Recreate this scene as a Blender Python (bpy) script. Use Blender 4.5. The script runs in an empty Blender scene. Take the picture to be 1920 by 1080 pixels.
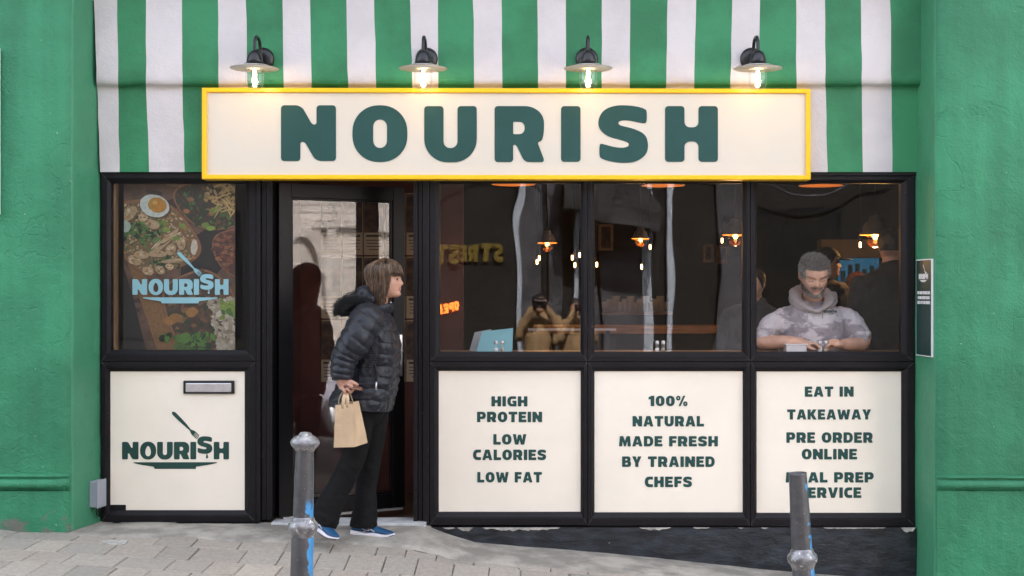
import bpy, bmesh, math, random
from mathutils import Vector, Matrix, noise
from mathutils.bvhtree import BVHTree
random.seed(7)
R = math.radians
SC = bpy.context.scene
COL = SC.collection

# ------------------------------------------------------------------ camera, sky, sun, exposure
FPX, CX, CY, DIST, CZ = 2488.0, 1010.0, 545.0, 7.9, 1.397
cam_d = bpy.data.cameras.new('camera')
cam = bpy.data.objects.new('camera', cam_d); COL.objects.link(cam)
cam_d.sensor_width = 36; cam_d.lens = 36 * FPX / 1920
cam_d.shift_x = -(CX - 960) / 1920; cam_d.shift_y = (CY - 540) / 1920
cam.location = (0, -DIST, CZ); cam.rotation_euler = (R(90), 0, 0)
cam_d.clip_start = 0.05; cam_d.clip_end = 500
SC.camera = cam

SUN_EL, SUN_AZ = R(48), R(12)
w = bpy.data.worlds.new("World"); SC.world = w; w.use_nodes = True
nt = w.node_tree
sky = nt.nodes.new('ShaderNodeTexSky'); sky.sky_type = 'NISHITA'; sky.sun_disc = False
sky.sun_elevation = SUN_EL; sky.sun_rotation = SUN_AZ
sky.air_density = .7; sky.dust_density = 4.0; sky.ozone_density = .4
hs = nt.nodes.new('ShaderNodeHueSaturation'); hs.inputs['Saturation'].default_value = .38      # thin bright cloud: a paler sky
nt.links.new(sky.outputs[0], hs.inputs['Color']); nt.links.new(hs.outputs[0], nt.nodes['Background'].inputs[0])
nt.nodes['Background'].inputs[1].default_value = 0.13
sd = bpy.data.lights.new('sun', 'SUN'); sd.energy = 4.0; sd.angle = R(0.5); sd.color = (1, .95, .87)
so = bpy.data.objects.new('sun', sd); COL.objects.link(so)
so.rotation_euler = (-(math.pi / 2 - SUN_EL), 0, -SUN_AZ)
SC.view_settings.view_transform = 'Standard'; SC.view_settings.look = 'None'
SC.view_settings.exposure = 3.35; SC.view_settings.gamma = 1

def P(px, py, y):
    k = (DIST + y) / FPX
    return Vector(((px - CX) * k, y, CZ - (py - CY) * k))

# ------------------------------------------------------------------ helpers
class MB:
    def __init__(s): s.v = []; s.f = []; s.m = []; s.sm = []
    def add(s, vs, fs, m=0, smooth=False):
        o = len(s.v); s.v += [tuple(v) for v in vs]
        for f in fs: s.f.append(tuple(i + o for i in f)); s.m.append(m); s.sm.append(smooth)
    def box(s, a, b, m=0):
        x0, y0, z0 = (min(a[i], b[i]) for i in range(3)); x1, y1, z1 = (max(a[i], b[i]) for i in range(3))
        s.add([(x0,y0,z0),(x1,y0,z0),(x1,y1,z0),(x0,y1,z0),(x0,y0,z1),(x1,y0,z1),(x1,y1,z1),(x0,y1,z1)],
              [(0,3,2,1),(4,5,6,7),(0,1,5,4),(1,2,6,5),(2,3,7,6),(3,0,4,7)], m)
    def loft(s, rings, m=0, smooth=True, cap=True, closed=True):
        n = len(rings[0]); vs = [p for r in rings for p in r]; fs = []
        for i in range(len(rings) - 1):
            for j in range(n if closed else n - 1):
                a = i*n+j; b = i*n+(j+1) % n; fs.append((a, b, b+n, a+n))
        if cap:
            fs.append(tuple(reversed(range(n)))); fs.append(tuple(range((len(rings)-1)*n, len(rings)*n)))
        s.add(vs, fs, m, smooth)
    def tube(s, pts, rad, n=10, m=0, flat=None, smooth=True, sub=0, rnd=True):
        pts = [Vector(p) for p in pts]
        rad = [rad]*len(pts) if isinstance(rad, (int, float)) else list(rad)
        if sub: pts, rad = crom(pts, rad, sub)
        if rnd:   # rounded ends
            d0 = (pts[0]-pts[1]).normalized(); d1 = (pts[-1]-pts[-2]).normalized()
            r0 = rad[0] if not isinstance(rad[0], tuple) else min(rad[0]); r1 = rad[-1] if not isinstance(rad[-1], tuple) else min(rad[-1])
            sc = lambda r, k: r*k if not isinstance(r, tuple) else (r[0]*k, r[1]*k)
            pts = [pts[0]+d0*r0*.7, pts[0]+d0*r0*.45] + pts + [pts[-1]+d1*r1*.45, pts[-1]+d1*r1*.7]
            rad = [sc(rad[0], .35), sc(rad[0], .8)] + rad + [sc(rad[-1], .8), sc(rad[-1], .35)]
        rings = []; up = None
        for i, p in enumerate(pts):
            t = (pts[min(i+1, len(pts)-1)] - pts[max(i-1, 0)]).normalized()
            if up is None:
                up = Vector((0, 1, 0)) if abs(t.y) < .9 else Vector((1, 0, 0))
            u = (up - t*up.dot(t)).normalized(); up = u; q = t.cross(u)
            r = rad[i]; ra, rb = r if isinstance(r, tuple) else (r, r)
            rings.append([p + u*math.cos(2*math.pi*k/n)*ra + q*math.sin(2*math.pi*k/n)*rb for k in range(n)])
        s.loft(rings, m, smooth)
    def lathe(s, prof, c=(0,0,0), n=32, m=0, smooth=True, axis='Z', cap=True):
        c = Vector(c); rings = []
        for r, h in prof:
            ring = []
            for k in range(n):
                a = 2*math.pi*k/n; x, y = r*math.cos(a), r*math.sin(a)
                ring.append(c + (Vector((x, y, h)) if axis == 'Z' else Vector((x, h, -y))))
            rings.append(ring)
        s.loft(rings, m, smooth, cap)
    def ellipsoid(s, c, r, n=16, k=10, m=0, rot=None):
        rings = []; c = Vector(c)
        for i in range(k+1):
            th = math.pi*(i+.02)/(k+.04)
            ring = []
            for j in range(n):
                a = 2*math.pi*j/n
                v = Vector((r[0]*math.sin(th)*math.cos(a), r[1]*math.sin(th)*math.sin(a), -r[2]*math.cos(th)))
                ring.append(c + (rot @ v if rot else v))
            rings.append(ring)
        s.loft(rings, m)
    def mesh(s, name):
        me = bpy.data.meshes.new(name); me.from_pydata(s.v, [], s.f)
        me.polygons.foreach_set('material_index', s.m); me.polygons.foreach_set('use_smooth', s.sm)
        me.update(); return me
    def build(s, name, mats, parent=None, bevel=0, seg=2, weld=False):
        return link(name, s.mesh(name), mats, parent, bevel, seg)

def link(name, me, mats, parent=None, bevel=0, seg=2):
    if not isinstance(mats, (list, tuple)): mats = [mats]
    if len(me.materials): me.materials.clear()
    for m in mats: me.materials.append(m)
    o = bpy.data.objects.new(name, me); COL.objects.link(o)
    if parent:
        o.parent = parent
        me.transform(world_of(parent).inverted())   # geometry is given in world space
    if bevel:
        b = o.modifiers.new('bevel', 'BEVEL'); b.width = bevel; b.segments = seg; b.limit_method = 'ANGLE'; b.angle_limit = R(40)
        b.harden_normals = False
    return o

def world_of(o):
    m = Matrix.LocRotScale(o.location, o.rotation_euler, o.scale)
    return world_of(o.parent) @ m if o.parent else m

def empty(name, loc, label, cat, group=None, rz=0):
    o = bpy.data.objects.new(name, None); COL.objects.link(o); o.location = loc; o.rotation_euler = (0, 0, rz)
    o.empty_display_size = .1
    return tag(o, label, cat, group)
def tag(o, label=None, cat=None, group=None, kind=None):
    if label: o['label'] = label
    if cat: o['category'] = cat
    if group: o['group'] = group
    if kind: o['kind'] = kind
    return o
def copy_tree(o, parent=None):
    c = o.copy(); COL.objects.link(c)
    if parent: c.parent = parent
    for ch in list(o.children): copy_tree(ch, c)
    return c

def crom(pts, rad, sub):
    out, ro = [], []
    mix = lambda a, b, t: a*(1-t)+b*t if not isinstance(a, tuple) else (a[0]*(1-t)+b[0]*t, a[1]*(1-t)+b[1]*t)
    rad = [(r, r) if not isinstance(r, tuple) and any(isinstance(q, tuple) for q in rad) else r for r in rad]
    for i in range(len(pts)-1):
        p0 = pts[max(i-1, 0)]; p1 = pts[i]; p2 = pts[i+1]; p3 = pts[min(i+2, len(pts)-1)]
        for k in range(sub):
            t = k/sub
            out.append(.5*((2*p1)+(p2-p0)*t+(2*p0-5*p1+4*p2-p3)*t*t+(3*p1-p0-3*p2+p3)*t**3))
            ro.append(mix(rad[i], rad[i+1], t*t*(3-2*t)))
    out.append(pts[-1]); ro.append(rad[-1]); return out, ro

def fuse(mb, voxel, smooth=4, fac=.5):
    me = mb.mesh('tmp') if isinstance(mb, MB) else mb
    o = bpy.data.objects.new('tmp', me); COL.objects.link(o)
    r = o.modifiers.new('r', 'REMESH'); r.mode = 'VOXEL'; r.voxel_size = voxel
    if smooth:
        s = o.modifiers.new('s', 'SMOOTH'); s.iterations = smooth; s.factor = fac
    dg = bpy.context.evaluated_depsgraph_get(); dg.update()
    m = bpy.data.meshes.new_from_object(o.evaluated_get(dg))
    bpy.data.objects.remove(o)
    m.polygons.foreach_set('use_smooth', [True]*len(m.polygons))
    return m

def displace(me, fn):      # move every vertex along its own normal
    nn = [v.normal.copy() for v in me.vertices]; cc = [v.co.copy() for v in me.vertices]
    out = []
    for c, n in zip(cc, nn): out += list(c+n*fn(c))
    me.vertices.foreach_set('co', out); me.update()

def interp(x, tab):
    if x <= tab[0][0]: return tab[0][1]
    for (a, b), (c, d) in zip(tab, tab[1:]):
        if x <= c: return b + (d-b)*(x-a)/(c-a)
    return tab[-1][1]
def smooth01(t): t = max(0, min(1, t)); return t*t*(3-2*t)
def fbm(p, o=3): return noise.fractal(Vector(p), 1.0, 2.0, o)

# ------------------------------------------------------------------ materials
def mat(name, col, rough=.6, metal=0, var=0, vscale=3, bump=0, bscale=20, bdetail=4, spec=.5, col2=None, lo=.4, hi=.6,
        chip=None, chipscale=60, chipt=.74, emit=None, estr=0, coat=0, bump2=0, b2scale=150, stretch=None, sheen=0):
    m = bpy.data.materials.new(name); m.use_nodes = True; t = m.node_tree; b = t.nodes['Principled BSDF']; L = t.links.new
    b.inputs['Base Color'].default_value = (*col, 1); b.inputs['Roughness'].default_value = rough
    b.inputs['Metallic'].default_value = metal; b.inputs['Specular IOR Level'].default_value = spec
    b.inputs['Coat Weight'].default_value = coat; b.inputs['Sheen Weight'].default_value = sheen
    tc = t.nodes.new('ShaderNodeTexCoord'); vec = tc.outputs['Object']
    if stretch:
        mp = t.nodes.new('ShaderNodeMapping'); mp.inputs['Scale'].default_value = stretch; L(vec, mp.inputs[0]); vec = mp.outputs[0]
    def nz(sc, det=4, ro=.6):
        n = t.nodes.new('ShaderNodeTexNoise'); n.inputs['Scale'].default_value = sc; n.inputs['Detail'].default_value = det
        n.inputs['Roughness'].default_value = ro; L(vec, n.inputs['Vector']); return n.outputs['Fac']
    cur = None
    if var or col2:
        f = nz(vscale, 5)
        rp = t.nodes.new('ShaderNodeValToRGB'); rp.color_ramp.elements[0].position = lo; rp.color_ramp.elements[1].position = hi
        c2 = col2 if col2 else tuple(c*(1+var) for c in col); c1 = col if col2 else tuple(c*(1-var) for c in col)
        rp.color_ramp.elements[0].color = (*c1, 1); rp.color_ramp.elements[1].color = (*c2, 1)
        L(f, rp.inputs[0]); cur = rp.outputs[0]
    if chip:
        f = nz(chipscale, 3, .7)
        rp = t.nodes.new('ShaderNodeValToRGB'); rp.color_ramp.elements[0].position = chipt; rp.color_ramp.elements[1].position = chipt+.02
        mx = t.nodes.new('ShaderNodeMix'); mx.data_type = 'RGBA'; L(f, rp.inputs[0]); L(rp.outputs[0], mx.inputs[0])
        if cur: L(cur, mx.inputs[6])
        else: mx.inputs[6].default_value = (*col, 1)
        mx.inputs[7].default_value = (*chip, 1); cur = mx.outputs[2]
    if cur: L(cur, b.inputs['Base Color'])
    if bump:
        bp = t.nodes.new('ShaderNodeBump'); bp.inputs['Distance'].default_value = bump; L(nz(bscale, bdetail), bp.inputs['Height'])
        if bump2:
            bq = t.nodes.new('ShaderNodeBump'); bq.inputs['Distance'].default_value = bump2; L(nz(b2scale, 2), bq.inputs['Height'])
            L(bp.outputs[0], bq.inputs['Normal']); bp = bq
        L(bp.outputs[0], b.inputs['Normal'])
    if emit: b.inputs['Emission Color'].default_value = (*emit, 1); b.inputs['Emission Strength'].default_value = estr
    m['out'] = 1
    return m
def attr_mat(name, rough=.7, attr='tint', bump=0, bscale=40, var=.1, spec=.5, sheen=0, vscale=30, mul=1):
    m = mat(name, (1, 1, 1), rough, bump=bump, bscale=bscale, spec=spec, sheen=sheen)
    t = m.node_tree; b = t.nodes['Principled BSDF']; a = t.nodes.new('ShaderNodeAttribute'); a.attribute_name = attr
    n = t.nodes.new('ShaderNodeTexNoise'); n.inputs['Scale'].default_value = vscale; n.inputs['Detail'].default_value = 6
    tc = t.nodes.new('ShaderNodeTexCoord'); t.links.new(tc.outputs['Object'], n.inputs['Vector'])
    mr = t.nodes.new('ShaderNodeMapRange'); mr.inputs[1].default_value = .3; mr.inputs[2].default_value = .7
    mr.inputs[3].default_value = 1-var; mr.inputs[4].default_value = 1+var; t.links.new(n.outputs['Fac'], mr.inputs[0])
    mx = t.nodes.new('ShaderNodeVectorMath'); mx.operation = 'SCALE'; t.links.new(a.outputs['Color'], mx.inputs[0])
    t.links.new(mr.outputs[0], mx.inputs['Scale']); t.links.new(mx.outputs[0], b.inputs['Base Color'])
    return m
def tint(me, cols):   # per-face colours on the corners
    ca = me.color_attributes.new('tint', 'FLOAT_COLOR', 'CORNER')
    data = []
    for p in me.polygons:
        c = cols[p.index]; data += [c[0], c[1], c[2], 1.0]*p.loop_total
    ca.data.foreach_set('color', data)
def glass_mat(name, base=.05, k=.9, rough=0.0, tintc=(1, 1, 1)):
    m = bpy.data.materials.new(name); m.use_nodes = True; t = m.node_tree; t.nodes.remove(t.nodes['Principled BSDF'])
    out = t.nodes['Material Output']; tr = t.nodes.new('ShaderNodeBsdfTransparent'); tr.inputs[0].default_value = (*tintc, 1)
    gl = t.nodes.new('ShaderNodeBsdfGlossy'); gl.inputs['Roughness'].default_value = rough
    fr = t.nodes.new('ShaderNodeLayerWeight'); fr.inputs[0].default_value = .35
    mr = t.nodes.new('ShaderNodeMapRange'); mr.inputs[3].default_value = base; mr.inputs[4].default_value = k
    mp = t.nodes.new('ShaderNodeMath'); mp.operation = 'POWER'; mp.inputs[1].default_value = 2.0
    t.links.new(fr.outputs['Facing'], mp.inputs[0]); t.links.new(mp.outputs[0], mr.inputs[0])
    mx = t.nodes.new('ShaderNodeMixShader'); t.links.new(mr.outputs[0], mx.inputs[0])
    t.links.new(tr.outputs[0], mx.inputs[1]); t.links.new(gl.outputs[0], mx.inputs[2]); t.links.new(mx.outputs[0], out.inputs[0])
    return m

GREEN = (.031, .196, .098)
M = {}
M['plaster'] = mat('green_plaster', GREEN, .55, var=.15, vscale=1.6, bump=.022, bscale=4, bdetail=9, bump2=.003, b2scale=70, chip=(.45, .55, .47), chipscale=26, chipt=.735, spec=.35)
def plaster_extra(m, z0, crack=1.0):
    t = m.node_tree; bs = t.nodes['Principled BSDF']; L = t.links.new; N = t.nodes.new
    tc = N('ShaderNodeTexCoord'); nb = bs.inputs['Normal'].links[0].from_socket; cb = bs.inputs['Base Color'].links[0].from_socket
    def nz(sc, det=4, dist=0):
        n = N('ShaderNodeTexNoise'); n.inputs['Scale'].default_value = sc; n.inputs['Detail'].default_value = det; n.inputs['Distortion'].default_value = dist
        L(tc.outputs['Object'], n.inputs['Vector']); return n.outputs['Fac']
    def math_(op, a, b):
        q = N('ShaderNodeMath'); q.operation = op
        for i, v in enumerate((a, b)):
            if isinstance(v, (int, float)): q.inputs[i].default_value = v
            else: L(v, q.inputs[i])
        return q.outputs[0]
    ridge = math_('ABSOLUTE', math_('SUBTRACT', nz(2.6, 6, .3), .5), 0)          # hairline cracks along a noise contour, only here and there
    r1 = N('ShaderNodeMapRange'); L(ridge, r1.inputs[0]); r1.inputs[1].default_value = 0; r1.inputs[2].default_value = .012
    gate = N('ShaderNodeMapRange'); L(nz(1.7, 2), gate.inputs[0]); gate.inputs[1].default_value = .50; gate.inputs[2].default_value = .56
    groove = math_('MULTIPLY', math_('SUBTRACT', 1.0, r1.outputs[0]), gate.outputs[0])
    lumps = N('ShaderNodeMapRange'); L(nz(9, 3, .8), lumps.inputs[0]); lumps.inputs[1].default_value = .56; lumps.inputs[2].default_value = .60
    bp = N('ShaderNodeBump'); bp.inputs['Distance'].default_value = .006*crack; L(math_('SUBTRACT', math_('MULTIPLY', lumps.outputs[0], .45), groove), bp.inputs['Height']); L(nb, bp.inputs['Normal'])
    L(bp.outputs[0], bs.inputs['Normal'])
    mp = N('ShaderNodeMapping'); mp.inputs['Scale'].default_value = (9, 9, .55); L(tc.outputs['Object'], mp.inputs[0])     # rain streaks and faded patches in the paint
    st = N('ShaderNodeTexNoise'); st.inputs['Scale'].default_value = 1.0; st.inputs['Detail'].default_value = 6; L(mp.outputs[0], st.inputs['Vector'])
    sr_ = N('ShaderNodeMapRange'); L(st.outputs['Fac'], sr_.inputs[0]); sr_.inputs[1].default_value = .35; sr_.inputs[2].default_value = .68; sr_.inputs[3].default_value = .90; sr_.inputs[4].default_value = 1.09
    vm = N('ShaderNodeVectorMath'); vm.operation = 'SCALE'; L(cb, vm.inputs[0]); L(sr_.outputs[0], vm.inputs['Scale']); cb = vm.outputs[0]
    sx = N('ShaderNodeSeparateXYZ'); L(tc.outputs['Object'], sx.inputs[0])
    wear = N('ShaderNodeMapRange'); L(math_('ADD', math_('MULTIPLY', math_('SUBTRACT', nz(11, 6), .5), .5), sx.outputs['Z']), wear.inputs[0])
    wear.inputs[1].default_value = z0+.03; wear.inputs[2].default_value = z0-.02
    left = N('ShaderNodeMath'); left.operation = 'LESS_THAN'; L(sx.outputs['X'], left.inputs[0]); left.inputs[1].default_value = 0; wsel = math_('MULTIPLY', wear.outputs[0], left.outputs[0])
    mx = N('ShaderNodeMix'); mx.data_type = 'RGBA'; L(wsel, mx.inputs[0]); L(cb, mx.inputs[6]); mx.inputs[7].default_value = (.14, .15, .125, 1); L(mx.outputs[2], bs.inputs['Base Color'])
plaster_extra(M['plaster'], .05, .4)
M['reveal'] = mat('green_reveal_lightened', (.052, .238, .128), .5, var=.06, vscale=3, bump=.012, bscale=7, bdetail=7, bump2=.002, b2scale=90, spec=.4)  # pillar green made lighter: glancing light on the reveal put into the colour
M['stripe_g'] = mat('green_stripe_paint', (.028, .188, .084), .55, var=.16, vscale=2.5, bump=.0045, bscale=14, bdetail=8, bump2=.002, b2scale=110, spec=.35)
M['stripe_w'] = mat('white_stripe_paint', (.565, .533, .548), .6, var=.05, vscale=3, bump=.0045, bscale=14, bdetail=8, bump2=.002, b2scale=110, spec=.3)
M['black_frame'] = mat('black_frame_upvc', (.0075, .0065, .0085), .45, var=.12, vscale=9, bump=.0015, bscale=60, chip=(.3, .3, .31), chipscale=46, chipt=.735, spec=.22)
M['door_black'] = mat('black_door_paint', (.0035, .003, .004), .4, var=.1, vscale=9, chip=(.25, .25, .26), chipscale=48, chipt=.785, spec=.2)
M['cream'] = mat('cream_board', (.845, .77, .665), .42, var=.03, vscale=1.5, spec=.35, chip=(.3, .26, .2), chipscale=55, chipt=.8)
M['sign_cream'] = mat('cream_sign_face', (.63, .575, .495), .4, var=.012, vscale=1.2, spec=.35)
M['yellow'] = mat('yellow_frame_paint', (.90, .50, .006), .35, var=.03, vscale=4)
M['letter'] = mat('dark_green_vinyl', (.016, .066, .060), .42, var=.05, vscale=4, spec=.3)
M['letter_dark'] = mat('deep_green_vinyl', (.016, .058, .048), .42, var=.05, vscale=4, spec=.3)
M['vinyl_blue'] = mat('pale_blue_vinyl', (.24, .47, .54), .5, var=.03)
M['plinth'] = mat('dark_plinth_paint', (.015, .0195, .026), .4, var=.45, vscale=6, bump=.01, bscale=9, bdetail=9, chip=(.42, .42, .40), chipscale=26, chipt=.745, stretch=(1, 1, 2.2))
M['plaster_raw'] = mat('worn_white_plaster', (.36, .345, .315), .8, var=.3, vscale=14, bump=.01, bscale=30)
M['void'] = mat('black_gap', (.004, .004, .004), .9)
M['glass'] = glass_mat('window_glass', .050, .75, rough=.012)
M['door_glass'] = glass_mat('door_glass', .060, .8, rough=.022)
M['lamp_glass'] = glass_mat('lamp_jar_glass', .05, .55)
M['lamp_black'] = mat('black_lamp_enamel', (.006, .006, .009), .32, spec=.5)
M['lamp_white'] = mat('white_lamp_enamel', (.85, .80, .70), .4)
M['bulb'] = mat('lit_filament', (1, .8, .5), .5, emit=(1, .74, .42), estr=5)
M['bulb_soft'] = mat('glowing_bulb_glass', (1, .8, .5), .5, emit=(1, .74, .42), estr=1.4)
M['amber'] = mat('amber_filament', (1, .5, .15), .5, emit=(1, .50, .15), estr=3)
M['grey_plastic'] = mat('grey_plastic', (.30, .32, .37), .5, var=.05)
M['steel'] = mat('brushed_steel', (.62, .62, .66), .35, metal=1, var=.05, vscale=30)
M['sill'] = mat('pale_metal_sill', (.5, .51, .52), .45, var=.15, vscale=12)
M['concrete'] = mat('pale_concrete', (.305, .282, .245), .9, var=.26, vscale=5, bump=.006, bscale=60, bump2=.002, b2scale=260)
M['mortar'] = mat('paving_joint', (.17, .155, .135), .95, var=.3, vscale=30, bump=.004, bscale=80)
M['asphalt'] = mat('asphalt', (.07, .07, .072), .9, var=.2, vscale=6, bump=.006, bscale=140)
M['road_white'] = mat('road_marking_paint', (.7, .7, .68), .7, var=.1, vscale=20)
M['kerb'] = mat('kerb_granite', (.30, .29, .28), .8, var=.15, vscale=40)

# ------------------------------------------------------------------ lettering
s_ = .345
GL = {
 'N': (.98, [[(0,0,.06),(0,1,.06),(.36,1,.10),(.555,.655,.05),(.635,.655,.04),(.635,1,.06),(.98,1,.06),(.98,0,.06),(.62,0,.10),(.425,.345,.05),(.345,.345,.04),(.345,0,.06)]]),
 'O': (.97, [[(0,0,.46),(0,1,.46),(.97,1,.46),(.97,0,.46)],[(.365,.25,.13),(.365,.75,.13),(.61,.75,.13),(.61,.25,.13)]]),
 'U': (.94, [[(0,1,.06),(0,0,.42),(.94,0,.42),(.94,1,.06),(.595,1,.06),(.595,.255,.12),(.345,.255,.12),(.345,1,.06)]]),
 'R': (.94, [[(0,0,.06),(0,1,.06),(.92,1,.36),(.92,.40,.22),(.80,.35,.03),(.94,0,.07),(.56,0,.08),(.40,.31,.05),(.345,.31,.03),(.345,0,.06)],[(.345,.50,.02),(.345,.72,.02),(.56,.72,.1),(.56,.50,.1)]]),
 'I': (.345, [[(0,0,.06),(0,1,.06),(.345,1,.06),(.345,0,.06)]]),
 'H': (.94, [[(0,0,.06),(0,1,.06),(.345,1,.06),(.345,.62,.10),(.595,.62,.10),(.595,1,.06),(.94,1,.06),(.94,0,.06),(.595,0,.06),(.595,.365,.10),(.345,.365,.10),(.345,0,.06)]]),
 'A': (1.02, [[(0,0,.05),(.30,1,.06),(.72,1,.06),(1.02,0,.05),(.70,0,.05),(.65,.18,.02),(.37,.18,.02),(.32,0,.05)],[(.43,.40,.02),(.51,.70,.02),(.59,.40,.02)]]),
 'B': (.88, [[(0,0,.04),(0,1,.04),(.84,1,.26),(.84,.56,.10),(.76,.52,.03),(.89,.47,.12),(.89,0,.28)],[(.33,.62,.01),(.33,.77,.01),(.53,.77,.07),(.53,.62,.07)],[(.33,.23,.01),(.33,.40,.01),(.57,.40,.08),(.57,.23,.08)]]),
 'C': (.80, [[(.80,0,.05),(0,0,.46),(0,1,.46),(.80,1,.05),(.80,.72,.05),(.34,.72,.16),(.34,.28,.16),(.80,.28,.05)]]),
 'D': (.92, [[(0,0,.04),(0,1,.04),(.92,1,.46),(.92,0,.46)],[(.33,.25,.02),(.33,.75,.02),(.60,.75,.18),(.60,.25,.18)]]),
 'E': (.78, [[(0,0,.05),(0,1,.05),(.76,1,.05),(.76,.75,.05),(.33,.75,.02),(.33,.62,.02),(.70,.62,.04),(.70,.39,.04),(.33,.39,.02),(.33,.25,.02),(.78,.25,.05),(.78,0,.05)]]),
 'F': (.74, [[(0,0,.05),(0,1,.05),(.74,1,.05),(.74,.75,.05),(.33,.75,.02),(.33,.60,.02),(.68,.60,.04),(.68,.35,.04),(.33,.35,.02),(.33,0,.05)]]),
 'G': (.90, [[(.86,1,.05),(0,1,.46),(0,0,.46),(.90,0,.05),(.90,.56,.05),(.50,.56,.03),(.50,.37,.03),(.60,.37,.02),(.60,.25,.02),(.34,.25,.15),(.34,.74,.15),(.86,.74,.05)]]),
 'K': (.97, [[(0,0,.05),(0,1,.05),(.33,1,.05),(.33,.64,.02),(.58,1,.05),(.95,1,.05),(.64,.52,.03),(.97,0,.05),(.60,0,.05),(.33,.40,.02),(.33,0,.05)]]),
 'L': (.75, [[(0,0,.05),(0,1,.05),(.33,1,.05),(.33,.26,.02),(.75,.26,.05),(.75,0,.05)]]),
 'M': (1.16, [[(0,0,.05),(.08,1,.05),(.42,1,.05),(.58,.52,.02),(.74,1,.05),(1.08,1,.05),(1.16,0,.05),(.85,0,.05),(.82,.5,.01),(.66,0,.05),(.5,0,.05),(.34,.5,.01),(.31,0,.05)]]),
 'P': (.88, [[(0,0,.05),(0,1,.05),(.88,1,.34),(.88,.30,.34),(.33,.30,.02),(.33,0,.05)],[(.33,.54,.01),(.33,.76,.01),(.55,.76,.1),(.55,.54,.1)]]),
 'T': (.88, [[(.27,0,.05),(.27,.74,.02),(0,.74,.05),(0,1,.05),(.88,1,.05),(.88,.74,.05),(.61,.74,.02),(.61,0,.05)]]),
 'V': (1.0, [[(.32,0,.05),(0,1,.05),(.34,1,.05),(.50,.40,.02),(.66,1,.05),(1,1,.05),(.68,0,.05)]]),
 'W': (1.38, [[(.22,0,.05),(0,1,.05),(.32,1,.05),(.41,.45,.01),(.55,.95,.04),(.83,.95,.04),(.97,.45,.01),(1.06,1,.05),(1.38,1,.05),(1.16,0,.05),(.82,0,.05),(.69,.45,.01),(.56,0,.05)]]),
 'Y': (.92, [[(.30,0,.05),(.30,.36,.03),(0,1,.05),(.35,1,.05),(.46,.66,.02),(.57,1,.05),(.92,1,.05),(.62,.36,.03),(.62,0,.05)]]),
 '0': (.82, [[(0,0,.40),(0,1,.40),(.82,1,.40),(.82,0,.40)],[(.33,.24,.08),(.33,.76,.08),(.49,.76,.08),(.49,.24,.08)]]),
 '1': (.54, [[(.20,0,.05),(.20,.68,.02),(0,.63,.04),(0,.86,.05),(.28,1,.05),(.54,1,.05),(.54,0,.05)]]),
 '%': (1.06, [[(0,.54,.2),(0,1,.2),(.40,1,.2),(.40,.54,.2)],[(.15,.70,.06),(.15,.84,.06),(.25,.84,.06),(.25,.70,.06)],
              [(.66,0,.2),(.66,.46,.2),(1.06,.46,.2),(1.06,0,.2)],[(.81,.16,.06),(.81,.30,.06),(.91,.30,.06),(.91,.16,.06)],
              [(.22,0,.03),(.66,1,.03),(.86,1,.03),(.42,0,.03)]]),
}
S_PTS = [(.02,.335),(.08,.325),(.28,.27),(.43,.255),(.53,.285),(.53,.345),(.44,.385),(.15,.455),(.0,.60),(.0,.78),(.10,.93),(.30,1.0),(.52,1.0),(.70,.975),(.815,.935),(.845,.90),(.845,.74),(.83,.69),(.77,.685),(.52,.74),(.38,.735),(.34,.69),(.38,.645),(.60,.60),(.82,.50),(.875,.32),(.84,.14),(.66,.01),(.42,-.01),(.20,.02),(.05,.07),(.015,.12)]
def chaikin(p, n=2):
    for _ in range(n):
        q = []
        for i in range(len(p)):
            a, b = p[i], p[(i+1) % len(p)]
            q += [(a[0]*.75+b[0]*.25, a[1]*.75+b[1]*.25), (a[0]*.25+b[0]*.75, a[1]*.25+b[1]*.75)]
        p = q
    return p
def rounded(c, n=10):
    out = []
    for i in range(len(c)):
        x, y, r = c[i]; a = Vector(c[i-1][:2]); b = Vector(c[(i+1) % len(c)][:2]); p = Vector((x, y))
        da = (a-p).length; db = (b-p).length
        ra, rb = min(r, da*.499), min(r, db*.499)
        A = p+(a-p).normalized()*ra; B = p+(b-p).normalized()*rb; k = .56
        for j in range(n+1):
            t = j/n; c1 = A+(p-A)*k; c2 = B+(p-B)*k
            q = A*(1-t)**3+c1*3*t*(1-t)**2+c2*3*t*t*(1-t)+B*t**3
            out.append((q.x, q.y))
    return out
def glyph(ch):
    if ch == 'S': return .87, [chaikin(S_PTS)]
    wd, cs = GL[ch]; return wd, [rounded(c) for c in cs]
def text_shape(txt, gap=.10, space=.42):
    x = 0; out = []
    for ch in txt:
        if ch == ' ': x += space; continue
        wd, cs = glyph(ch)
        out += [[(p[0]+x, p[1]) for p in c] for c in cs]; x += wd+gap
    return x-gap, out
def fit_text(txt, x0, x1, y0, y1, gap=.10, space=.42):     # contours in picture-plane units, y down
    wd, cs = text_shape(txt, gap, space)
    return [[(x0+(x1-x0)*p[0]/wd, y1-(y1-y0)*p[1]) for p in c] for c in cs]
def fit_words(txt, x0, x1, y0, y1, gap=.10, space=.42):
    wd, _ = text_shape(txt, gap, space); x = 0; words = []
    for wtxt in txt.split(' '):
        ww, cs = text_shape(wtxt, gap, space)
        words.append([[(x0+(x1-x0)*(p[0]+x)/wd, y1-(y1-y0)*p[1]) for p in c] for c in cs]); x += ww+gap+space
    return words
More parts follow.
